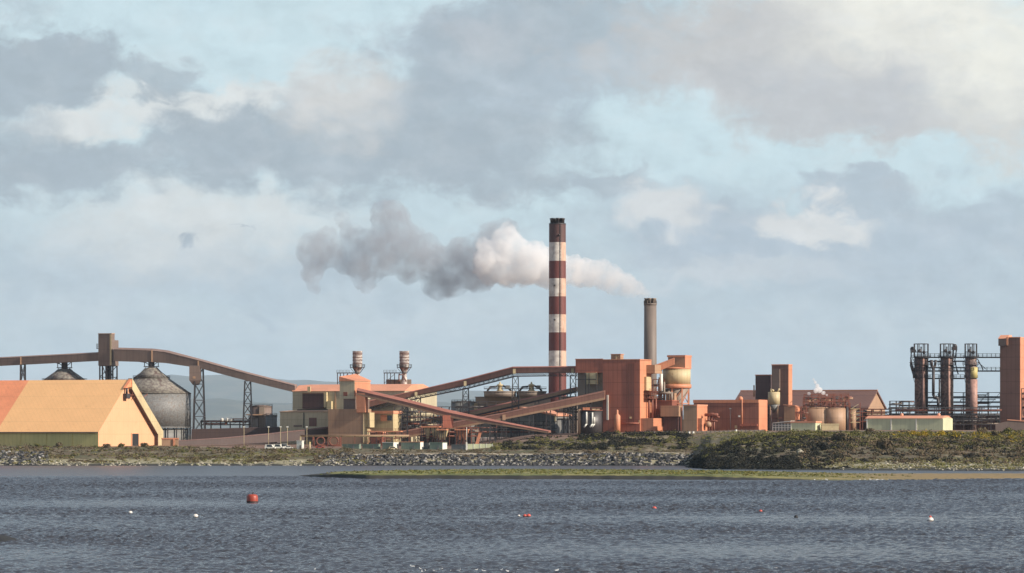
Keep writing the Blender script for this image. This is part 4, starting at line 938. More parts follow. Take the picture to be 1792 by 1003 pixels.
# ------------------------------------------------------------------ yard: vans, cabins, posts, pipe bridge, fence
def car(px, D, label, body, van=False, heading=0.):
    t = Thing('parked_van' if van else 'parked_car', label, 'van' if van else 'car', px, D, heading, 'vehicles parked in the yard')
    t.o.location.z += .3
    L, Hb, Ht = (5.2, 1.1, 2.3) if van else (4.4, .85, 1.5)
    b = MB().prism_y([(-L/2, .4), (L/2, .4), (L/2, Hb-.1), (L/2-.3, Hb), (L*.3, Hb), (L*.17, Ht), (-L/2+.25 if van else -L*.34, Ht), (-L/2, Hb)], -.9, .9)
    t.part('body', b, body)
    for y in (-.93, .9): t.part('side_window', MB().prism_y([(-L*.3, Hb+.05), (L*.25, Hb+.05), (L*.15, Ht-.12), (-L*.3, Ht-.12)], y, y+.03), M['glass'])
    for sx in (-1, 1):
        for y in (-.95, .7):
            w = MB(); n = 14; vs = [(sx*L*.31+.36*cos(2*pi*i/n), yy, .36+.36*sin(2*pi*i/n)) for yy in (y, y+.25) for i in range(n)]
            w.add(vs, [tuple(range(n)), tuple(range(2*n-1, n-1, -1))]+[(i, i+n, (i+1) % n+n, (i+1) % n) for i in range(n)])
            t.part('wheel', w, M['black'])
    return t
car(473, 1852, 'white van parked furthest out on the yard, nearest the silo', M['white'], True, R(8))
car(487, 1854, 'white van parked second from the silo side', M['white'], True, R(4))
car(505, 1850, 'white car with sloping bonnet parked beside the square white cabin', M['white'], False, R(-5))
car(499, 1860, 'white van parked behind the sloping white car', M['white'], True)
car(560, 1862, 'red car parked in front of the stepped tower base', M['buoy_red'], False)
car(688, 1838, 'small pale car in front of the white ended cabin near the shore', M['cream'], False)
def cabin(L, C, Rr, D, yt, label, m, me, roof=None):
    t = Thing('site_cabin', label, 'cabin', C, D, SA, 'cabins and containers along the yard')
    dp = max(2.4, t.sy(Rr))
    t.part('wall', MB().box(t.fx(L), 0, 0, dp, -.6, t.z(yt+1)), m)
    t.part('end_wall', MB().box(.02, .15, .05, dp-.05, -.5, t.z(yt+1)-.05), me)
    t.part('roof', MB().box(t.fx(L)-.15, .25, -.15, dp+.15, t.z(yt+1), t.z(yt)), roof or me)
    t.part('door', MB().box(t.fx(L)*.4, t.fx(L)*.4+.9, -.12, -.01, -.3, min(2.1, t.z(yt+2))), M['grey'])
    return t
cabin(519, 528, 530.5, 1858, 771, 'square white cabin at the end of the parked vans', M['white'], M['white'])
cabin(669, 688, 697, 1852, 774, 'green cabin with broad white end, first from the stepped tower', M['container'], M['white'])
cabin(702, 735, 740.5, 1852, 773, 'long green cabin with white end and pinkish roof, second from the stepped tower', M['container'], M['white'], M['pink_roof'])
cabin(752, 774, 782, 1850, 774, 'green cabin with white end standing alone furthest from the stepped tower', M['container'], M['white'], M['container'])
cabin(599, 628, 630, 1858, 777, 'dark green container before the stepped tower', M['container'], M['container'])
cabin(634, 662, 665, 1860, 777, 'dark green container between the stepped tower and the white ended cabin', M['container'], M['container'])
cabin(741, 750, 752, 1858, 775, 'short dark container squeezed between two white ended cabins', M['grey'], M['grey'])
cabin(790, 818, 820, 1846, 778, 'low grey container behind the marker post', M['grey'], M['grey'])
t = Thing('fence', 'pale green solid fence running down behind the yard from the marker post', 'fence', 818, 1846)
t.part('panel', MB().box(0, t.fx(862), 0, .15, -.5, t.z(777)), M['green'])
for i in range(5): t.part('post', MB().box(t.fx(862)*i/4-.12, t.fx(862)*i/4+.12, -.15, -.01, -.6, t.z(776.4)), M['white'])
t = Thing('marker_post', 'white marker post at the end of the green fence', 'post', 816.5, 1842)
t.part('post', MB().box(-.35, .35, -.3, .3, -1, t.z(774)), M['white']); t.part('pole', MB().tube((0, 0, t.z(774)), (0, 0, t.z(748)), .14, 6), M['white'])
t = Thing('bollard', 'yellow post standing on the yard near the stepped tower', 'post', 542, 1850)
t.part('post', MB().tube((0, 0, -1), (0, 0, t.z(775)), .45, 8), M['cream']); t.part('cap', MB().ball((0, 0, t.z(775)), .5, 8, 5), M['yellow'])
t = Thing('pipe_bridge', 'long thin pale pipe bridge crossing in front of the stepped tower', 'pipe bridge', 526, 1880, 0); x1 = t.fx(716); z = t.z(762)
t.part('pipe', MB().path([(0, 0, z), (x1, 0, z)], .32, 8), M['tan']); t.part('pipe', MB().path([(0, .9, z-.5), (x1, .9, z-.5)], .25, 8), M['cream'])
for i in range(9): t.part('support', MB().tube((x1*i/8, .4, -1), (x1*i/8, .4, z-.2), .2 if i else .5).tube((x1*i/8, -.4, z-.75), (x1*i/8, 1.3, z-.75), .14), M['steel_red'] if i else M['cream'])
t = Thing('machine_skid', 'round red machine with pipes at the foot of the stepped tower', 'machine', 568, 1896)
fl = MB(); n = 18
for cx, rr in ((-2, 2.0), (4.6, 2.2)):
    for i in range(n): a, b = 2*pi*i/n, 2*pi*(i+1)/n; fl.tube((cx+rr*cos(a), -.3, 3+rr*sin(a)), (cx+rr*cos(b), -.3, 3+rr*sin(b)), .35, 6)
t.part('coil', fl, M['steel_red']); t.part('frame', MB().box(-6, 8, .3, 2.2, -1, 1.2).box(-6, -5.4, .3, 2, 1.2, 5.2).box(7.4, 8, .3, 2, 1.2, 5.2).box(-6, 8, .3, 2, 5.2, 5.6), M['steel_red'])
lab = {427: 'lamp post standing alone below the lattice trestle', 470: 'lamp post above the white van nearest the silo', 491: 'lamp post directly above the second white van', 503: 'lamp post above the sloping white car', 537: 'lamp post between the square white cabin and stepped tower'}
for px, lb in lab.items():
    t = Thing('lamp_post', lb, 'lamp post', px, 1858 if px != 427 else 1850, 0, 'lamp posts along the yard')
    t.part('pole', MB().tube((0, 0, -1), (0, 0, t.z(748)), .13, 6, .09), M['cream'])
    t.part('lamp_head', MB().box(-.5, .5, -.25, .25, t.z(748), t.z(746.3)), M['white'])
t = Thing('yard_wall', 'orange capped low wall at the foot of the silo beside the barn', 'wall', 283, 1868)
t.part('wall', MB().box(0, t.fx(312), 0, 1.0, -1.5, t.z(769)), M['tan']); t.part('coping', MB().box(-.2, t.fx(312)+.2, -.2, 1.2, t.z(769), t.z(766.5)), M['orange'])
t.part('pier', MB().box(t.fx(303), t.fx(306), -.6, -.22, -1, t.z(768)), M['orange'])
for px, D, lb in ((1257, 1880, 'pale lamp on thin pole before the long orange hall'),):
    t = Thing('lamp_post', lb, 'lamp post', 1278, D); t.part('pole', MB().tube((0, 0, -1), (0, 0, t.z(716)), .12, 6), M['steel']); t.part('lamp_head', MB().box(-.5, .5, -.3, .3, t.z(716), t.z(714.5)), M['grey'])
for px, lb in ((1188, 'white marker barrel below the pump house'), (1206, 'white marker barrel right below the pump house wall'), (1288, 'white marker barrel beside the orange hall door'), (1213, 'white marker barrel nearest the pump house pipework')):
    t = Thing('barrel', lb, 'barrel', px, 1868, 0, 'white barrels along the plant edge'); t.o.location.z += .3
    t.part('body', MB().lathe([(.5, 0), (.55, .3), (.55, .9), (.5, 1.2)], n=12), M['white']); t.part('lid', MB().lathe([(.56, 1.2), (.5, 1.3)], n=12), M['grey'])
t = Thing('boundary_fence', 'low grey barrier running along the foot of the red block and halls', 'fence', 1122, 1872)
x1 = t.fx(1336)
o_ = MB()
for i in range(40):
    xa, xb = x1*i/40, x1*(i+1)/40; za = gz(t.lx+xa, 1872)-t.lz; zb = gz(t.lx+xb, 1872)-t.lz
    o_.hexa([(xa,0,za-.4),(xb,0,zb-.4),(xb,.2,zb-.4),(xa,.2,za-.4),(xa,0,za+.9),(xb,0,zb+.9),(xb,.2,zb+.9),(xa,.2,za+.9)])
t.part('rail', o_, M['grey_brown'])
ps = MB()
for i in range(28): z0 = gz(t.lx+x1*i/28, 1872)-t.lz; t.part('post', MB().box(x1*i/28-.1, x1*i/28+.1, -.15, -.01, z0-.5, z0+1.25), M['grey'])

# ------------------------------------------------------------------ buoys, birds
def seapos(px, py): D = CH*F/(py-HZ); return X(px, D), D
def float_(name, cat, label, px, py, wpx, mat, shape, group=None):
    x, D = seapos(px, py); k = D/F; r = wpx*k/2
    o = bpy.data.objects.new(name, None); col.objects.link(o); o.location = (x, D, 0); tag(o, label, cat, group)
    if shape == 'can':
        MB().lathe([(r*.9, -.5), (r, 0), (r, r*1.0), (r*.86, r*1.38), (r*.5, r*1.5)], n=26).build('body', mat, o)
        MB().lathe([(r*1.02, -.3), (r*1.02, r*.28)], n=26).build('weed_band', M['mud'], o)
        MB().tube((r*.1, 0, r*1.45), (r*.1, 0, r*1.75), r*.12, 8).box(-r*.12, r*.32, -r*.1, r*.1, r*1.72, r*1.82).build('mooring_eye', M['steel'], o)
    elif shape == 'cone':
        MB().lathe([(r*.8, -.3), (r, 0), (r*.9, r*.7), (r*.45, r*1.1)], n=20).build('body', M['buoy_white'], o)
        MB().lathe([(r*.5, r*1.08), (r*.28, r*1.5), (.02, r*1.62)], n=16).build('top', mat, o)
        MB().lathe([(r*1.03, -.3), (r*1.03, r*.22)], n=20).build('weed_band', M['mud'], o)
    else:
        MB().ball((0, 0, r*.45), r, 18, 10, .85).build('body', mat, o)
        MB().lathe([(r*.93, -.3), (r*1.02, r*.22), (r*.98, r*.3)], n=18).build('weed_band', M['mud'], o)
        MB().tube((0, 0, r*1.2), (0, 0, r*1.5), r*.14, 8).ball((0, 0, r*1.5), r*.2, 8, 5).build('eye', M['steel'], o)
    return o
float_('mooring_buoy', 'buoy', 'big rust red can buoy, by far the largest on the water', 441.5, 880, 20, M['buoy_red'], 'can')
float_('mooring_buoy', 'buoy', 'small white ball buoy left of the big red can', 228, 899, 7.5, M['buoy_white'], 'ball', 'small mooring buoys')
float_('mooring_buoy', 'buoy', 'white ball buoy between the big red can and the other white one', 342, 906, 10, M['buoy_white'], 'ball', 'small mooring buoys')
float_('mooring_buoy', 'buoy', 'bright red float of the pair below the striped chimney', 918.5, 904.5, 7, M['buoy_pink'], 'ball', 'small mooring buoys')
float_('mooring_buoy', 'buoy', 'red float touching the pair, on the concrete chimney side', 925, 904.5, 8, M['buoy_pink'], 'ball', 'small mooring buoys')
float_('mooring_buoy', 'buoy', 'tiny white float beside the red pair', 908, 904, 5, M['buoy_white'], 'ball', 'small mooring buoys')
float_('mooring_buoy', 'buoy', 'flat red float below the concrete chimney', 1145, 891.5, 8, M['buoy_pink'], 'ball', 'small mooring buoys')
float_('mooring_buoy', 'buoy', 'small red float below the orange hall', 1331, 896, 6, M['buoy_pink'], 'ball', 'small mooring buoys')
float_('mooring_buoy', 'buoy', 'white cone buoy with red top below the green warehouse', 1628, 912, 12, M['buoy_pink'], 'cone', 'small mooring buoys')
float_('mooring_buoy', 'buoy', 'black ball float below the brown tanks', 1393, 906, 7, M['black'], 'ball', 'small mooring buoys')
def bird(name, px, py, size, mat, label, group, z=None, rz=0., swim=True):
    x, D = seapos(px, py)
    if z is not None: D = (CH-z)*F/(py-HZ); x = X(px, D)
    k = D/F; s_ = size*k
    m = MB(); n = 10
    prof = [(-1.0, .02, .30), (-.7, .12, .22), (-.3, .24, .16), (.15, .27, .14), (.5, .2, .2), (.72, .13, .34), (.82, .10, .5)]
    vs, fs = [], []
    for x_, r_, zc in prof:
        for i in range(n): a = 2*pi*i/n; vs.append((x_*s_*.5, r_*s_*.5*cos(a), (zc+r_*sin(a))*s_*.5))
    for q in range(len(prof)-1):
        for i in range(n): j = (i+1) % n; fs.append((q*n+i, q*n+j, (q+1)*n+j, (q+1)*n+i))
    fs += [tuple(range(n-1, -1, -1)), tuple(range(len(vs)-n, len(vs)))]
    m.add(vs, fs, True); m.ball((.43*s_, 0, .30*s_), .085*s_, 8, 6); m.tube((.5*s_, 0, .30*s_), (.62*s_, 0, .28*s_), .02*s_, 4, .008*s_)
    if not swim:
        for y in (-.05, .05): m.tube((.05*s_, y*s_, -.2*s_), (.05*s_, y*s_, .05*s_), .015*s_)
    o = m.build(name, mat); o.location = (x, D, (0 if z is None else z)+(0 if swim else .2*s_)); o.rotation_euler.z = rz
    tag(o, label, 'bird', group); return o
rn = random.Random(5)
for px, py, sz in ((737,996.5,5),(744,999,4),(757,1000,4),(770,997.5,5),(789,1000.5,4.5),(802,999,5),(833,998,4),(847,1000,4.5),(876,998,4.5),(888,1000.5,5),(903,1000,5),(974,999,5),(722,992,5),(738,1001,5),(763,1001,5)):
    bird('gull', px, py, sz*1.8, M['feather'], 'white gull floating in the loose flock near the bottom edge', 'gulls floating near the bottom edge', rz=rn.uniform(0, 6.28))
for px, py, lb in ((1358, 994.5, 'single white gull floating far right of the flock'), (474, 1000, 'white gull floating near the bottom edge below the big red can buoy'), (551, 996.5, 'white gull floating between the flock and the red can buoy'), (788, 861, 'white gull floating just off the grassy spit below the trestles'), (468, 854, 'white gull floating above and right of the big red can buoy')):
    bird('gull', px, py, 5.5, M['feather'], lb, None, rz=rn.uniform(0, 6.28))
for px, py, sz, lb in ((980, 893, 8, 'dark cormorant swimming right of the red float pair'), (631, 891.5, 9, 'dark cormorant swimming left of a smaller one below the stepped tower'), (647, 895.5, 7, 'smaller dark cormorant following below the stepped tower'), (679, 883, 5, 'lone dark bird far out below the falling conveyor'), (196, 894.5, 6, 'dark bird swimming left of the small white buoy'), (1327, 917, 6, 'dark bird swimming below the small red float')):
    bird('cormorant', px, py, sz, M['black'], lb, None, rz=rn.choice((0.2, 3.0, -.3)))

# ------------------------------------------------------------------ ground, spit, hills, water
import array
def gridmesh(name, rows, mat, kind='structure'):
    nr, nc = len(rows), len(rows[0]); me = bpy.data.meshes.new(name)
    me.from_pydata([p for r_ in rows for p in r_], [], [(i*nc+j, i*nc+j+1, (i+1)*nc+j+1, (i+1)*nc+j) for i in range(nr-1) for j in range(nc-1)])
    me.polygons.foreach_set('use_smooth', [True]*len(me.polygons)); me.materials.append(mat); me.update()
    o = bpy.data.objects.new(name, me); col.objects.link(o); o['kind'] = kind; return o
m, nt, b = new_mat('scrub_ground')
P = nt.node('ShaderNodeNewGeometry').outputs['Position']
sp = nt.node('ShaderNodeSeparateXYZ'); nt.put(sp.inputs[0], P)
c = nt.mix(nt.mr(nt.noise(P, .09, 6, .65), .4, .62), (.115, .085, .05), (.075, .075, .032))
c = nt.mix(nt.mr(nt.noise(nt.map(P, (1, .4, 1), (5, 5, 5)), .16, 6, .7), .5, .64), c, (.23, .185, .12))
c = nt.mix(nt.mr(nt.noise(P, .5, 5, .7), .52, .7), c, (.035, .03, .022))
yard = nt.mix(nt.mr(nt.noise(P, .12, 5, .6), .4, .6), (.20, .135, .10), (.15, .075, .05))
c = nt.mix(nt.mr(nt.math('ADD', sp.outputs[1], nt.math('MULTIPLY', nt.noise(P, .06, 3), 30)), 1868, 1886), c, yard)
zz = nt.math('ADD', sp.outputs[2], nt.math('MULTIPLY', nt.noise(P, .25, 4, .7), 2.4))
c = nt.mix(nt.mr(zz, 3.6, 4.6, 1, 0), c, (.26, .235, .15))
c = nt.mix(nt.mr(zz, 1.7, 2.6, 1, 0), c, (.022, .022, .018))
nt.put(b.inputs['Base Color'], c); b.inputs['Roughness'].default_value = .95
M['ground'] = m
Ds = [-300, 400, 1200, 1440, 1470]+[1480+3.0*i for i in range(130)]+[1872+6*i for i in range(14)]+[1970, 2000, 2040, 2080, 2110, 2200, 2400, 2700, 3000, 3200, 3400, 3600, 3800, 4500, 6000, 9000, 14000, 22000, 58000]
pxs = [-5200, -3600, -2600, -1800, -1100]+[-700+3.4*i for i in range(int(3200/3.4)+1)]+[2700, 3200, 3900, 4600, 6000]
rows = []
for D in Ds:
    DD = max(D, 1200)
    r_ = []
    for p in pxs:
        x = X(p, DD)
        r_.append((x, D, gz(x, D) if 1450 < D else -3.))
    rows.append(r_)
gridmesh('ground', rows, M['ground'])

def front_D(px):
    pts = [(515,1352),(530,1325),(560,1282),(640,1250),(900,1242),(1200,1227),(1400,1204),(1550,1204),(1660,1230),(1792,1262),(2300,1300)]
    for (a, d0), (b_, d1) in zip(pts, pts[1:]):
        if px <= b_: return d0+(d1-d0)*(px-a)/(b_-a)
    return pts[-1][1]
def back_D(px):
    pts = [(515,1354),(560,1352),(640,1400),(760,1455),(900,1485),(1150,1450),(1400,1405),(1792,1385),(2300,1380)]
    for (a, d0), (b_, d1) in zip(pts, pts[1:]):
        if px <= b_: return d0+(d1-d0)*(px-a)/(b_-a)
    return pts[-1][1]
def spit_h(px, u):
    right = min(1, max(0, (px-1250)/250.)); left = min(1, (px-510)/80.)
    bank = 1.3*(1-.8*right)
    f = min(1, u/(.035+.10*right)); bk = min(1, (1-u)/.12)
    return -.25+(.5+bank)*f*left*min(1, bk)*(1-.12*(1-right)*min(1, max(0, u-.05)/.75))
rows = []
for j in range(64):
    u = (j/63.)**1.5; r_ = []
    for i in range(430):
        px = 515+i*4.0; d0, d1 = front_D(px), back_D(px)
        D = d0+(d1-d0)*u; x = X(px, D); wob = mn.noise((x/14., .5, 2.))*14+mn.noise((x/4., 3.5, 2.))*5
        D += (wob*.7-8)*(1-u)*min(1, (px-515)/60.)
        x = X(px, D); h = spit_h(px, u)
        if h > .1: h += mn.noise((x/5., D/12., 6.))*.16+mn.noise((x/1.6, D/4., 2.))*.08
        r_.append((x, D, h))
    rows.append(r_)
m, nt, b = new_mat('salt_marsh')
P = nt.node('ShaderNodeNewGeometry').outputs['Position']; sp = nt.node('ShaderNodeSeparateXYZ'); nt.put(sp.inputs[0], P)
n1 = nt.noise(nt.map(P, (.022, .045, 1)), 1, 6, .68)
c = nt.mix(nt.mr(n1, .43, .57), (.085, .105, .022), (.25, .225, .07))
c = nt.mix(nt.mr(nt.math('ADD', sp.outputs[0], nt.math('MULTIPLY', n1, 90)), 118, 195), c, (.25, .17, .07))
c = nt.mix(nt.mr(nt.noise(P, .6, 5, .7), .5, .68), c, (.05, .055, .016))
hz = nt.math('ADD', sp.outputs[2], nt.math('MULTIPLY', nt.noise(nt.map(P, (.5, .2, .5)), 1, 4, .7), .5))
c = nt.mix(nt.mr(nt.math('ADD', hz, nt.mr(sp.outputs[0], 45, 120, 0, 1.3)), 1.35, 1.62, 1, 0), c, (.022, .02, .015))
nt.put(b.inputs['Base Color'], c); b.inputs['Roughness'].default_value = .95
gridmesh('sandbar', rows, m)
for px, n_ in ((1420, 0),):
    rn = random.Random(8)
    for q in range(26):
        p_ = rn.choice((rn.uniform(1425, 1450), rn.uniform(1503, 1555), rn.uniform(1510, 1548)))
        bird('gull', p_, 840.4+rn.uniform(-.5, .7), rn.uniform(3, 4.6), M['feather'], 'white gull resting at the water edge of the sandy spit', 'gulls resting along the spit', z=.12, rz=rn.uniform(0, 6.28), swim=False)
bird('gull', 1244, 837.5, 6, M['feather'], 'white gull alone on the dark edge of the spit below the pump house', None, z=.3, rz=.4, swim=False)

# low dark mud rock at the left edge
x0, D0 = seapos(-12, 951)
rows = []
for j in range(14):
    v = j/13.; r_ = []
    for i in range(44):
        u = i/43.; px = -60+98*u; D = 520+26*v
        h = 1.35*sin(pi*v)*(1-u**2.2)-.08+mn.noise((u*9, v*3, 1))*.06
        r_.append((X(px, D), D, h))
    rows.append(r_)
gridmesh('mudbank', rows, M['mud'])

rows = []
for v in range(4):
    r_ = []
    for i in range(200):
        px = 612+i*2.95; D = 1786+v*1.6+mn.noise((i*.05, 0, 1))*2; x = X(px, D); r_.append((x, D, gz(x, D)+.12+(.12 if 0 < v < 3 else 0)))
    rows.append(r_)
m = mottled('gravel_track', (.30, .25, .18), (.42, .37, .29), .3)
gridmesh('path', rows, m)

# far hills
m, nt, b = new_mat('far_hillside')
P = nt.node('ShaderNodeNewGeometry').outputs['Position']
nt.put(b.inputs['Base Color'], nt.mix(nt.mr(nt.noise(P, .0016, 5, .6), .42, .58), (.05, .06, .05), (.09, .09, .07))); b.inputs['Roughness'].default_value = 1
def hill(name, prof, D, depth, rough):
    rows = []
    for j in range(15):
        v = j/14.; sh = (1-(2*v-1)**2) if v < .5 else 1-(2*v-1)**2
        r_ = []
        for i in range(160):
            px = -1500+i*30; y = prof[-1][1]
            for (a, ya), (b_, yb) in zip(prof, prof[1:]):
                if a <= px <= b_: q = (px-a)/(b_-a); q = q*q*(3-2*q); y = ya+(yb-ya)*q; break
            else: y = prof[0][1] if px < prof[0][0] else prof[-1][1]
            d = D+depth*(v-.5); top = Z(y, D)*(1+.05*mn.noise((px/90., j*.7, D/999.)))
            r_.append((X(px, D), d, -10+(top+10)*sh+mn.noise((px/40., v*6, 3.))*rough*sh))
        rows.append(r_)
    return gridmesh(name, rows, m)
hill('hills', [(-1500, 668), (0, 672), (230, 664), (330, 656), (430, 661), (560, 668), (700, 674), (830, 684), (980, 702), (1200, 726), (1500, 738), (3300, 735)], 50000, 8000, 26)
hill('hills', [(-1500, 700), (150, 705), (300, 697), (390, 699), (470, 706), (620, 700), (760, 703), (900, 720), (1200, 742), (3300, 748)], 33000, 5000, 18)

# water: swept wave field out to the shore
waves = []
rn = random.Random(12)
for i in range(60):
    lam = .7*(5.0/.7)**rn.random(); th = R(-98)+rn.gauss(0, .8)
    waves.append((2*pi/lam*cos(th), 2*pi/lam*sin(th), 0.0145*lam**.6*rn.uniform(.6, 1.2), rn.uniform(0, 6.28)))
import numpy as np
D = 330.; dl = [-300., 0., 200., 300.]
while D < 1345: dl.append(D); D += max(.36, .42*D/408*.9)
while D < 1800: dl.append(D); D += 6
dl += [1900, 2400, 4000, 8000, 58000]
dl = np.array(dl); NC = 760
pc = np.concatenate([[-5200, -2600, -1000, -500], np.linspace(-240, 2032, NC), [2300, 2800, 4400, 7000]])
dd = np.maximum(dl, 330.); xx = (pc[None, :]-896)*dd[:, None]/F; yy = np.repeat(dl[:, None], len(pc), 1)
zz = np.zeros_like(xx); ox = np.zeros_like(xx)
for kx, ky, a, ph in waves:
    kk = math.hypot(kx, ky)
    t_ = kx*xx+ky*yy+ph
    zz += a*np.cos(t_); ox += -.5*a*kx/kk*np.sin(t_)
gust = np.sin(xx*.035+yy*.012+1)*np.sin(yy*.021+.6+xx*.006)+np.sin(xx*.013-yy*.034+2.)*.7
slick = np.exp(-((yy-683+np.sin(xx*.02)*5)/4.5)**2)*.6+np.exp(-((yy-655+np.sin(xx*.013+2)*6)/3.5)**2)*.4+np.exp(-((yy-560+xx*.12)/5)**2)*.35
band = np.exp(-((yy-1090)/110.)**2)*.35
amp = np.clip(.86+.34*gust+band, .3, 1.5)*(1-slick)
fade = np.clip((yy-320)/30, 0, 1)*np.clip((1420-yy)/140, 0, 1)*np.clip((np.array(pc)[None, :]+330)/90, 0, 1)*np.clip((2100-np.array(pc)[None, :])/60, 0, 1)
calm = np.exp(-((pc[None, :]-60)/170.)**2-((yy-482)/34.)**2)
zz *= amp*fade*(1-.7*calm); ox *= amp*fade
V = np.stack([xx+ox, yy, zz], -1).reshape(-1, 3).astype(np.float32)
nr, nc = xx.shape
ii = (np.arange(nr-1)[:, None]*nc+np.arange(nc-1)[None, :]).reshape(-1)
Q = np.stack([ii, ii+1, ii+nc+1, ii+nc], -1).astype(np.int32)
me = bpy.data.meshes.new('water'); me.vertices.add(len(V)); me.vertices.foreach_set('co', V.reshape(-1))
me.loops.add(Q.size); me.loops.foreach_set('vertex_index', Q.reshape(-1)); me.polygons.add(len(Q))
me.polygons.foreach_set('loop_start', np.arange(0, Q.size, 4, dtype=np.int32)); me.polygons.foreach_set('use_smooth', np.ones(len(Q), dtype=bool)); me.update(calc_edges=True)
m, nt, b = new_mat('estuary_water')
P = nt.node('ShaderNodeNewGeometry').outputs['Position']
b.inputs['Base Color'].default_value = (.05, .05, .056, 1)
sp = nt.node('ShaderNodeSeparateXYZ'); nt.put(sp.inputs[0], P); nt.put(b.inputs['Roughness'], nt.mr(sp.outputs[1], 500, 1500, .12, .3, 'LINEAR')); b.inputs['IOR'].default_value = 1.33
h1 = nt.noise(nt.map(P, (1.0, 1.0, 1)), 2.0, 4, .65); h2 = nt.noise(P, .35, 3, .6)
bp = nt.node('ShaderNodeBump'); nt.put(bp.inputs['Strength'], nt.mr(sp.outputs[1], 900, 1450, 1., .65, 'LINEAR')); bp.inputs['Distance'].default_value = .45
nt.put(bp.inputs['Height'], nt.math('ADD', nt.math('MULTIPLY', h1, .45), nt.math('MULTIPLY', h2, .9))); nt.put(b.inputs['Normal'], bp.outputs[0])
me.materials.append(m); o = bpy.data.objects.new('water', me); col.objects.link(o); o['kind'] = 'structure'

# ------------------------------------------------------------------ rocks and scrub
def rockmesh(seed, mat):
    rn = random.Random(seed); mb = MB(); rockadd(mb, (0, 0, 0), 1, rn); return mb.mesh('boulder', mat)
def rockadd(mb, c, s_, rn):
    n, m_ = 7, 4; q = (rn.uniform(.8, 1.3), rn.uniform(.7, 1.2), rn.uniform(.55, .95)); off = rn.uniform(0, 99); rot = rn.uniform(0, 6.28)
    vs = []
    for k in range(m_+1):
        for i in range(n):
            a = 2*pi*i/n+(k % 2)*.4; ph = pi*k/m_; d = Vector((sin(ph)*cos(a), sin(ph)*sin(a), cos(ph)))
            r_ = 1+.55*mn.noise(d*1.3+Vector((off, 0, 0))); x, y, z = d.x*q[0]*r_*s_, d.y*q[1]*r_*s_, d.z*q[2]*r_*s_
            vs.append((c[0]+x*cos(rot)-y*sin(rot), c[1]+x*sin(rot)+y*cos(rot), c[2]+z))
    mb.add(vs, [(k*n+i, (k+1)*n+i, (k+1)*n+(i+1) % n, k*n+(i+1) % n) for k in range(m_) for i in range(n)], False)
rocks = [rockmesh(i, M['rock']) for i in range(7)]; pale = [rockmesh(20+i, M['rock_pale']) for i in range(5)]
rn = random.Random(3)
def on_bank(pa, pb, d0, d1):
    p = rn.uniform(pa, pb); D = rn.uniform(d0, d1); x = X(p, D); return x, D, gz(x, D)
cnt = 0; spots = []
for k in range(4000):
    if cnt >= 300: break
    x, D, z = on_bank(598, 1212, 1752, 1778)
    if not .1 < z < 5.2 or any(abs(x-a) < 1.0 and abs(z-c_) < .6 for a, c_ in spots): continue
    spots.append((x, z)); o = bpy.data.objects.new('boulder', rocks[cnt % 7]); col.objects.link(o)
    o.location = (x, D, z+.2); s_ = rn.uniform(.7, .95)*(1+1.1*rn.random()**4); o.scale = (s_, s_, s_); o.rotation_euler = (rn.uniform(-.5, .5), rn.uniform(-.5, .5), rn.uniform(0, 6.28))
    tag(o, 'grey boulder among the boulders of the rock armour on the middle shore', 'boulder', 'boulders of the rock armour'); cnt += 1
mb, mp = MB(), MB()
for k in range(1500):
    x, D, z = on_bank(560, 1215, 1752, 1780)
    if -.2 < z < 5.4: rockadd(mb, (x, D, z+.05), rn.uniform(.35, 1.0), rn)
for k in range(620):
    x, D, z = on_bank(-260, 85, 1752, 1802)
    if -.2 < z < 6: rockadd(mb, (x, D, z+.1), rn.uniform(.5, 1.25), rn)
for k in range(850):
    x, D, z = on_bank(-260, 620, 1751, 1762)
    if -.2 < z < 2.0 and mn.noise((x/7., 0, 2)) > -.1: rockadd(mp, (x, D, z+.02), rn.uniform(.25, .75), rn)
for k in range(1500):
    x, D, z = on_bank(1230, 2050, 1493, 1600)
    if .0 < z < 3.2 and (896+x/D*F > 1440 or rn.random() < .12) and mn.noise((x/7., 0, 5)) > -.2: rockadd(mp, (x, D, z+.05), rn.uniform(.3, .75), rn)
o = mb.build('rubble', M['rock']); tag(o, 'grey rubble filling the rock armour along the shore', 'rubble', None, 'stuff')
o = mp.build('shore_stones', M['rock_pale']); tag(o, 'pale stones strewn along the waterline', 'stones', None, 'stuff')
for px, py, z, s_, lb in ((1400, 816, 1.2, 1.6, 'single pale boulder low on the dark headland bank'), (1322, 796, 6.5, 2.0, 'tan boulder half way up the dark headland slope')):
    D = (CH-z)*F/(py-HZ); o = bpy.data.objects.new('boulder', pale[1]); col.objects.link(o); x = X(px, D); o.location = (x, D, gz(x, D)+.4); o.scale = (s_, s_, s_); tag(o, lb, 'boulder')

def leafmat(name, c1, c2, c3, lo=.42, hi=.58):
    m, nt, b = new_mat(name); P = nt.node('ShaderNodeNewGeometry').outputs['Position']
    c = nt.mix(nt.mr(nt.noise(P, .22, 4, .6), lo, hi), c1, c2); c = nt.mix(nt.mr(nt.noise(P, 1.4, 3, .6), .5, .7), c, c3)
    nt.put(b.inputs['Base Color'], c); b.inputs['Roughness'].default_value = .9; b.inputs['Specular IOR Level'].default_value = .15
    return m
M['scrub'] = leafmat('brown_scrub', (.125, .09, .06), (.10, .085, .045), (.19, .14, .09))
M['gorse'] = leafmat('gorse_green', (.075, .08, .022), (.15, .14, .042), (.20, .165, .07))
M['bloom'] = leafmat('gorse_bloom', (.10, .10, .02), (.32, .22, .02), (.38, .27, .03), .4, .55)
M['dark_shaded_scrub'] = leafmat('dark_shaded_thicket', (.02, .02, .018), (.03, .029, .02), (.045, .04, .028))  # very dark leaf colour also stands in for shade on the headland face
M['grass'] = leafmat('bank_grass', (.17, .165, .06), (.24, .20, .10), (.10, .11, .035))
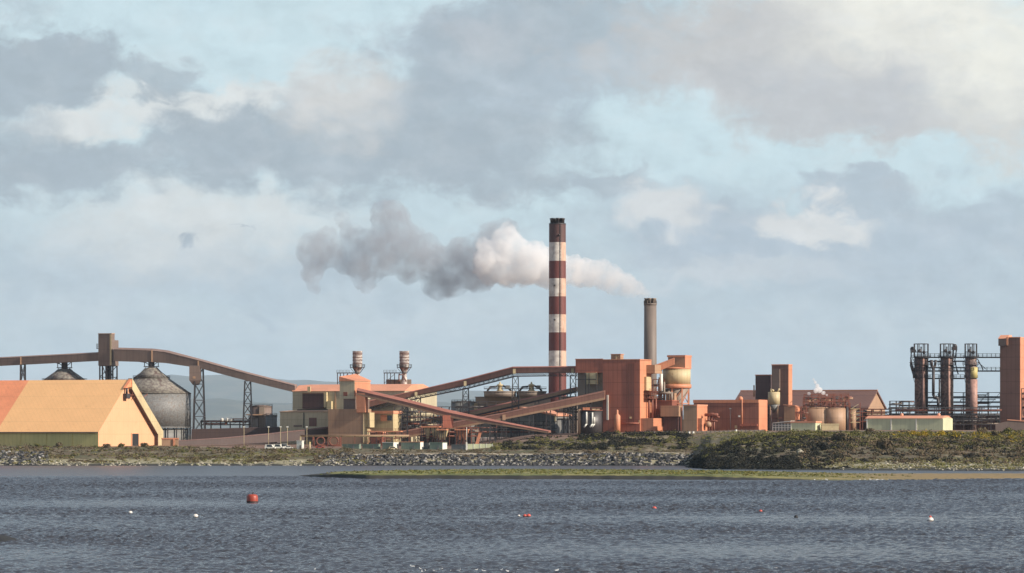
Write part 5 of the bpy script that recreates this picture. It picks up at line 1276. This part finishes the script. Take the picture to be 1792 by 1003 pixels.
M['bark'] = mottled('shrub_bark', (.06, .045, .035), (.12, .09, .07), 3)
def clump(mb, c, rx, rz, n, ls, rn):
    for _ in range(n):
        while True:
            d = Vector((rn.uniform(-1, 1), rn.uniform(-1, 1), rn.uniform(-.15, 1)))
            if .25 < d.length < 1: break
        lump = 1+.35*mn.noise(d*2.2+Vector((c[0], c[1], 0)))
        p = Vector(c)+Vector((d.x*rx*lump, d.y*rx*lump, d.z*rz*lump)); s_ = ls*rn.uniform(.6, 1.3)
        a = (d.normalized()*1.15+Vector((rn.gauss(0, .55), rn.gauss(0, .55), rn.gauss(0, .55)))).normalized(); b_ = a.orthogonal().normalized(); e = a.cross(b_)
        an = rn.uniform(0, 6.28); b_, e = b_*cos(an)+e*sin(an), e*cos(an)-b_*sin(an)
        b_ *= s_; e *= s_*.7
        mb.add([p-b_-e*.4, p-e, p+b_+e*.2, p+e], [(0, 1, 2, 3)], False)
def scatter(name, label, mat, n, pa, pb, d0, d1, zr, rx, rz, leaves, ls, keep=None):
    mb = MB(); k = 0
    for _ in range(n*6):
        if k >= n: break
        x, D, z = on_bank(pa, pb, d0, d1)
        if not zr[0] < z < zr[1] or (keep and not keep(x, D, z)): continue
        q = rn.uniform(.45, .95)+(rn.uniform(.4, 1.1) if rn.random() < .12 else 0); clump(mb, (x, D, z-.15), rx*q, rz*q*rn.uniform(.7, 1.3), int(leaves*(.5+.9*q*q)), ls, rn); k += 1
    o = mb.build(name, mat); tag(o, label, 'shrubbery', None, 'stuff'); return o
nz = lambda s_, o_: (lambda x, D, z: mn.noise((x/s_, D/s_, o_)) > 0)
scatter('shrubbery', 'brown dead bracken and scrub on the shore bank before the barn and yard', M['scrub'], 900, -260, 620, 1768, 1850, (3.4, 9), 1.5, 1.1, 26, .34)
scatter('shrubbery', 'low brown scrub between rock armour and yard', M['scrub'], 520, 600, 1215, 1786, 1838, (5, 12), 1.2, .7, 22, .32)
scatter('shrubbery', 'dark thicket on the slope below the red block', M['dark_shaded_scrub'], 900, 880, 1205, 1812, 1876, (7, 15.6), 1.7, 1.3, 30, .36, nz(16, 3.))
scatter('shrubbery', 'green scrub on the slope below the red block', M['gorse'], 300, 860, 1215, 1812, 1876, (7, 15.6), 1.5, 1.1, 30, .34)
scatter('shrubbery', 'thicket on the steep headland bank, shade put into its dark leaves', M['dark_shaded_scrub'], 1700, 1212, 2050, 1560, 1690, (2.2, 13.5), 1.9, 1.15, 36, .36, lambda x, D, z: 896+x/D*F < 1480 or mn.noise((x/14., D/14., 9.)) > .05)
scatter('shrubbery', 'low growth at the foot of the headland bank, shade put into its dark leaves', M['dark_shaded_scrub'], 1100, 1210, 1500, 1535, 1650, (.4, 4.5), 1.6, .8, 30, .36, lambda x, D, z: rn.random() < (1470-(896+x/D*F))/110+mn.noise((x/9., D/9., 1)))
scatter('shrubbery', 'scrub on the low tip of the headland, shade put into its dark leaves', M['dark_shaded_scrub'], 420, 1204, 1310, 1560, 1690, (1.2, 12), 1.7, .9, 34, .36)
scatter('shrubbery', 'olive scrub on the shoulder of the headland', M['gorse'], 300, 1232, 1420, 1620, 1740, (4.5, 16), 1.6, .9, 32, .36)
scatter('tufts', 'tan grass behind the tip of the headland', M['grass'], 420, 1175, 1345, 1800, 1876, (7, 16), 1.1, .5, 20, .3)
scatter('shrubbery', 'brown scrub on the headland bank', M['scrub'], 1100, 1400, 2050, 1545, 1690, (2.4, 13), 2.0, 1.5, 34, .36, lambda x, D, z: mn.noise((x/12., D/12., 1.)) > -.25)
scatter('shrubbery', 'green gorse thicket on top of the headland', M['gorse'], 1400, 1262, 2050, 1600, 1800, (7.5, 17), 1.9, 1.15, 34, .36)
scatter('shrubbery', 'brown scrub patches on top of the headland', M['scrub'], 620, 1290, 2050, 1620, 1810, (8, 17), 1.8, 1.15, 30, .36, nz(13, 6.))
scatter('shrubbery', 'yellow flowering gorse patches on top of the headland', M['bloom'], 170, 1560, 1800, 1680, 1800, (9, 17), 1.5, 1.2, 34, .3, nz(13, 2.))
scatter('shrubbery', 'green gorse at the foot of the barn', M['gorse'], 200, -200, 620, 1780, 1848, (4, 9), 1.3, .9, 28, .34, nz(12, 8.))
scatter('tufts', 'pale grass tufts along the foot of the headland bank', M['grass'], 1500, 1400, 2050, 1495, 1580, (.7, 4.4), 1.1, .8, 22, .3)
scatter('tufts', 'dry grass growing through the rock armour', M['grass'], 170, 590, 1212, 1758, 1786, (1.4, 5.6), .9, .7, 24, .3, nz(11, 7.))
scatter('shrubbery', 'brown scrub growing over the rock armour', M['scrub'], 230, 590, 1212, 1766, 1790, (3.2, 6), 1.2, .8, 26, .34, nz(15, 2.5))
scatter('tufts', 'pale grass tufts along the left shore', M['grass'], 1000, -200, 640, 1754, 1792, (.6, 5.4), .9, .5, 18, .3, nz(16, 4.))
scatter('shrubbery', 'olive green grass and weed on the left shore', M['gorse'], 520, -60, 640, 1756, 1785, (1., 5.4), 1.0, .5, 22, .3, nz(13, 6.5))
scatter('shrubbery', 'brown scrub low on the left shore', M['scrub'], 520, 80, 640, 1757, 1775, (1.4, 5), 1.1, .6, 24, .32, nz(11, 9.5))
mb = MB()
for k in range(1500):
    p = rn.uniform(545, 1790)*.62+rn.uniform(545, 1300)*.38; u_ = rn.uniform(.05, .85); D = front_D(p)+(back_D(p)-front_D(p))*u_; h = spit_h(p, u_)
    if h > .45: clump(mb, (X(p, D), D, h-.1), rn.uniform(.5, 1.3), rn.uniform(.2, .5), 12, .26, rn)
o = mb.build('tufts', leafmat('marsh_tufts', (.10, .12, .025), (.20, .17, .05), (.05, .06, .018))); tag(o, 'marsh grass tufts on the low spit', 'grass', None, 'stuff')
# bushes that stand out one by one
proto = []
for i, mt in enumerate(('gorse', 'scrub', 'dark_shaded_scrub', 'bloom')):
    o = bpy.data.objects.new('shrub', None); col.objects.link(o)
    f_ = MB(); rr = random.Random(40+i)
    for q in range(7): clump(f_, (rr.uniform(-1, 1), rr.uniform(-1, 1), rr.uniform(.3, 1.3)), 1.15, 1.0, 62, .27, rr)
    f_.build('foliage', M[mt], o)
    s_ = MB()
    for q in range(5): s_.tube((rr.uniform(-.2, .2), rr.uniform(-.2, .2), -.5), (rr.uniform(-1.1, 1.1), rr.uniform(-1.1, 1.1), 1.4), .09, 5, .03)
    s_.build('stem', M['bark'], o); proto.append(o)
spots = [(105,783.5,1842,1,1.2,'round brown bush against the olive barn wall'),(65,783.5,1842,0,.9,'low green bush against the olive barn wall near the left edge'),(187,782.5,1838,1,1.0,'brown bush at the corner of the barn gable'),(214,781,1840,0,1.1,'green bush left of the dark barn door'),(252,782,1842,1,1.0,'brown bush right of the dark barn door'),
 (1596,766,1740,3,1.1,'yellow flowering gorse bush under the warehouse, first from the stair tower'),(1616,770,1720,3,1.3,'yellow flowering gorse bush below the middle of the warehouse'),(1648,768,1730,3,1.2,'yellow flowering gorse bush below the warehouse end'),(1672,772,1715,3,1.2,'yellow flowering gorse bush right of the warehouse end'),(1769,775,1705,3,1.0,'yellow gorse bush below the brown tower'),
 (1720,764,1760,1,1.7,'tall pale brown bush beyond the warehouse end'),(1742,772,1725,1,1.3,'pale brown bush below the tall brown tower'),(1765,762,1780,0,1.5,'round green bush in front of the brown edge shed'),(1522,760,1790,1,1.1,'grey brown bush below the left end of the warehouse'),(1470,798,1640,1,2.0,'broad brown bush halfway down the headland'),(1545,803,1615,1,2.2,'broad reddish brown bush low on the headland'),
 (1440,806,1600,2,1.8,'dark bush on the headland above the single pale boulder'),(1290,771,1650,0,1.3,'green bush at the top of the dark headland slope')]
for i, (px, py, D, ty, sc, lb) in enumerate(spots):
    x = X(px, D); loc = (x, D, gz(x, D)-.1)
    if ty >= 0 and proto[ty] is not None and not proto[ty].get('label'):
        o = proto[ty]; o.location = loc; o['label'] = lb; o.scale = (sc, sc, sc)
    else: o = copy_tree(proto[ty], loc, lb, rn.uniform(0, 6.28), sc)
    tag(o, None, 'bush', 'bushes standing out along the bank')

# ------------------------------------------------------------------ plumes and steam
def plume(name, label, puffs, D, dens, colr, bbox, aniso=.25, ns=.09, thr=(.36, .6), vox=1.1, seed=0, emit=None, disp=(7, 2.4, 3.0)):
    rn = random.Random(seed); mb = MB()
    for px, py, r, *dy in puffs:
        dD = D+(dy[0] if dy else rn.uniform(-4, 4)); mb.ball((X(px, D), dD, Z(py, D)), r*D/F, 18, 12)
    o = mb.build(name, None); o.data.materials.clear()
    rm = o.modifiers.new('merge', 'REMESH'); rm.mode = 'VOXEL'; rm.voxel_size = vox; rm.use_smooth_shade = True
    for i, (sz, st) in enumerate(((disp[0], disp[2]), (disp[1], disp[2]*.55))):
        tx = bpy.data.textures.new(name+'_billow', 'CLOUDS'); tx.noise_scale = sz; tx.noise_depth = 2
        dm = o.modifiers.new('billow', 'DISPLACE'); dm.texture = tx; dm.strength = st; dm.mid_level = .5; dm.texture_coords = 'GLOBAL'
    m = bpy.data.materials.new(name+'_vapour'); m.use_nodes = True; nt = NT(m.node_tree); nt.n.remove(nt.n['Principled BSDF'])
    P = nt.node('ShaderNodeNewGeometry').outputs['Position']; v = nt.node('ShaderNodeVolumePrincipled')
    f = nt.mr(nt.noise(P, ns, 6, .68), thr[0], thr[1])
    sx = nt.node('ShaderNodeSeparateXYZ'); nt.put(sx.inputs[0], P)
    g_ = nt.mr(sx.outputs[0], X(bbox[0], D), X(bbox[1], D), dens[0], dens[1], 'LINEAR')
    nt.put(v.inputs['Density'], nt.math('MULTIPLY', f, g_)); nt.put(v.inputs['Color'], colr); v.inputs['Anisotropy'].default_value = aniso
    nt.l.new(v.outputs[0], nt.n['Material Output'].inputs['Volume']); o.data.materials.append(m)
    tag(o, label, 'smoke', None, 'stuff'); return o
plume('steam_plume', 'bright white steam plume drifting behind the striped chimney', [(1136,519,4),(1131,515,7),(1124,510,11),(1112,505,16),(1094,497,22),(1070,490,26),(1050,478,25),(1026,478,27),(1004,474,27),(980,474,30),(955,468,36),(944,438,15),(933,432,13),(930,462,33),(912,440,22),(905,462,34),(885,470,30),(878,448,28),(862,438,20),(848,432,15),(852,458,24),(842,470,17),(856,482,18),(888,404,15),(876,414,16),(898,416,16),(884,428,18),(918,486,18),(892,490,14),(838,446,11),(955,452,18)], 2034, (.24, .12), (.99, .988, .988), (840, 1060), .1, ns=.15, thr=(.28, .64), seed=1, vox=.8, disp=(5.5, 1.6, 4.6))
plume('shaded_plume', 'left end of the plume, cloud shade put into its grey colour', [(885,402,24),(862,412,28),(850,440,36),(838,475,38),(810,460,46),(785,476,44),(765,492,30),(745,450,40),(722,462,34),(700,425,44),(684,385,36),(672,372,24),(668,440,46),(642,462,38),(625,430,34),(606,455,26),(600,385,14),(612,402,18),(556,440,38),(585,445,26),(548,478,22),(552,505,13),(640,490,22),(780,508,18),(570,415,20)], 2056, (.085, .095), (.60, .625, .67), (540, 840), .1, ns=.13, thr=(.30, .66), seed=2, vox=1.0, disp=(8, 2.4, 5.))  # grey scattering colour stands in for a cloud's shadow on the plume
plume('steam', 'small white steam jet above the wide brown tank', [(1427,684,4.6),(1434,683,5.4),(1430,675,4.2),(1427,669,3),(1424,664,2),(1440,688,3.8),(1446,692,2.8),(1417,689,3.6)], 1936, (.9, .9), (.99, .99, .99), (1400, 1450), .1, ns=.35, thr=(.30, .5), vox=.35, seed=3, disp=(2, .8, .9))

# ------------------------------------------------------------------ air
m = bpy.data.materials.new('thin_air'); m.use_nodes = True; nt = NT(m.node_tree); nt.n.remove(nt.n['Principled BSDF'])
v = nt.node('ShaderNodeVolumePrincipled'); v.inputs['Density'].default_value = HAZE; v.inputs['Color'].default_value = (.64, .83, 1, 1); v.inputs['Anisotropy'].default_value = 0
nt.l.new(v.outputs[0], nt.n['Material Output'].inputs['Volume'])
o = MB().box(-24000, 24000, -420, 56000, -14, 1150).build('haze', m); tag(o, None, None, None, 'stuff')

# ------------------------------------------------------------------ sky, sun, camera
w = bpy.data.worlds.new('World'); scene.world = w; w.use_nodes = True; nt = NT(w.node_tree)
for n_ in list(nt.n): nt.n.remove(n_)
SKY = .1
sky = nt.node('ShaderNodeTexSky', sky_type='NISHITA'); sky.sun_disc = False; sky.sun_elevation = SUN_EL; sky.sun_rotation = R(90)+SUN_AZ
sky.air_density = 1.0; sky.dust_density = 1.2; sky.ozone_density = 1.5
dirv = nt.node('ShaderNodeTexCoord').outputs['Generated']
sp = nt.node('ShaderNodeSeparateXYZ'); nt.put(sp.inputs[0], nt.vmath('NORMALIZE', dirv))
az = nt.math('ARCTAN2', sp.outputs[0], sp.outputs[1]); el = nt.math('ARCSINE', sp.outputs[2])
u = nt.math('ADD', nt.math('MULTIPLY', az, F/100), 8.96); v_ = nt.math('SUBTRACT', HZ/100, nt.math('MULTIPLY', el, F/100))
cb = nt.node('ShaderNodeCombineXYZ'); nt.put(cb.inputs[0], u); nt.put(cb.inputs[1], v_); U = cb.outputs[0]
def warp(vec, sc, amt, off, det=4):
    n_ = nt.noise(nt.map(vec, (1, 1.5, 1), (off, off*2, off)), sc, det, .6, color=True)
    d_ = nt.vmath('SUBTRACT', n_, (.5, .5, .5)); s_ = nt.node('ShaderNodeVectorMath', operation='SCALE'); nt.put(s_.inputs[0], d_); s_.inputs['Scale'].default_value = amt
    return nt.vmath('ADD', vec, s_.outputs[0])
BN = nt.math('MULTIPLY', nt.math('SUBTRACT', nt.noise(nt.map(warp(U, .8, .8, 1.7, 3), (1, 1.45, 1), (3, 8, 1)), .85, 9, .62), .5), 1.5)
W1 = nt.vmath('MULTIPLY', warp(warp(U, .55, 1.7, 3.3, 2), 1.3, 1.15, 7.1, 6), (1, 1, 0))
fine = nt.noise(nt.map(U, (1, 1.6, 1), (2, 5, 1)), 1.1, 6, .6)
S = lambda r, g, b_: tuple(q/SKY/2**EXPO for q in srgb(r, g, b_))
c = nt.mix(nt.mr(v_, 2.0, 6.6), S(203, 225, 233), S(189, 204, 214))
c = nt.mix(nt.mr(v_, -5, .5, .9, .08), c, sky.outputs[0])
far = nt.noise(nt.map(U, (.10, .16, 1), (4, 1, 2)), 1, 5, .6)
c = nt.mix(nt.math('MULTIPLY', nt.mr(far, .45, .62), nt.mr(v_, -6, .2, .75, 0)), c, S(172, 176, 184))
def blob(c, u0, v0, ru, rv, colr, strength, soft=.75):
    d_ = nt.vmath('MULTIPLY', nt.vmath('SUBTRACT', W1, (u0/100, v0/100, 0)), (100/ru, 100/rv, 0))
    l_ = nt.math('ADD', nt.vmath('LENGTH', d_), BN)
    return nt.mix(nt.mr(l_, 1+soft*.62, 1-soft*.72, 0, strength), c, S(*colr))
G, G2, CR, WG = (172, 184, 195), (180, 194, 205), (226, 227, 223), (204, 204, 204)
for b_ in BLOBS: c = blob(c, *b_)
c = nt.mix(nt.mr(fine, .42, .72, 0, .22), c, S(216, 222, 226)); c = nt.mix(nt.mr(fine, .5, .28, 0, .2), c, S(172, 186, 198))
e1 = nt.noise(nt.map(warp(U, .8, .8, 1.7, 3), (1, 1.45, 1), (3, 8, 1)), .85, 9, .6); e2 = nt.noise(nt.map(warp(U, .8, .8, 1.7, 3), (1, 1.45, 1), (3.16, 7.8, 1)), .85, 9, .6)
em = nt.math('ADD', nt.math('MULTIPLY', nt.math('SUBTRACT', e1, e2), .36), 1.0)  # offset noise brightens the sun-facing sides of the clouds in their colour
sc_ = nt.node('ShaderNodeVectorMath', operation='SCALE'); nt.put(sc_.inputs[0], c); nt.put(sc_.inputs['Scale'], em); c = sc_.outputs[0]
bg = nt.node('ShaderNodeBackground'); nt.put(bg.inputs[0], c); bg.inputs[1].default_value = SKY
ow = nt.node('ShaderNodeOutputWorld'); nt.l.new(bg.outputs[0], ow.inputs[0])

sd = bpy.data.lights.new('sun', 'SUN'); sd.energy = SUN_E; sd.angle = R(.5); sd.color = (1, .89, .76)
so = bpy.data.objects.new('sun', sd); col.objects.link(so)
sv = Vector((cos(SUN_AZ)*cos(SUN_EL), -sin(SUN_AZ)*cos(SUN_EL), sin(SUN_EL)))
so.rotation_euler = sv.to_track_quat('Z', 'Y').to_euler(); so.location = sv*900
cd = bpy.data.cameras.new('camera'); cd.sensor_width = 36; cd.lens = F/1792*36; cd.shift_y = (HZ-501.5)/1792; cd.clip_start = 1; cd.clip_end = 120000
co = bpy.data.objects.new('camera', cd); col.objects.link(co); co.location = (0, 0, CH); co.rotation_euler = (R(90), 0, 0); scene.camera = co
scene.view_settings.view_transform = 'Standard'; scene.view_settings.look = 'None'; scene.view_settings.exposure = EXPO; scene.view_settings.gamma = 1
cy = scene.cycles; cy.use_denoising = True; cy.max_bounces = 8; cy.diffuse_bounces = 3; cy.glossy_bounces = 3; cy.volume_bounces = 6; cy.sample_clamp_indirect = 4; cy.transparent_max_bounces = 8
cy.volume_step_rate = 1.0; cy.volume_max_steps = 256; cy.caustics_reflective = False; cy.caustics_refractive = False
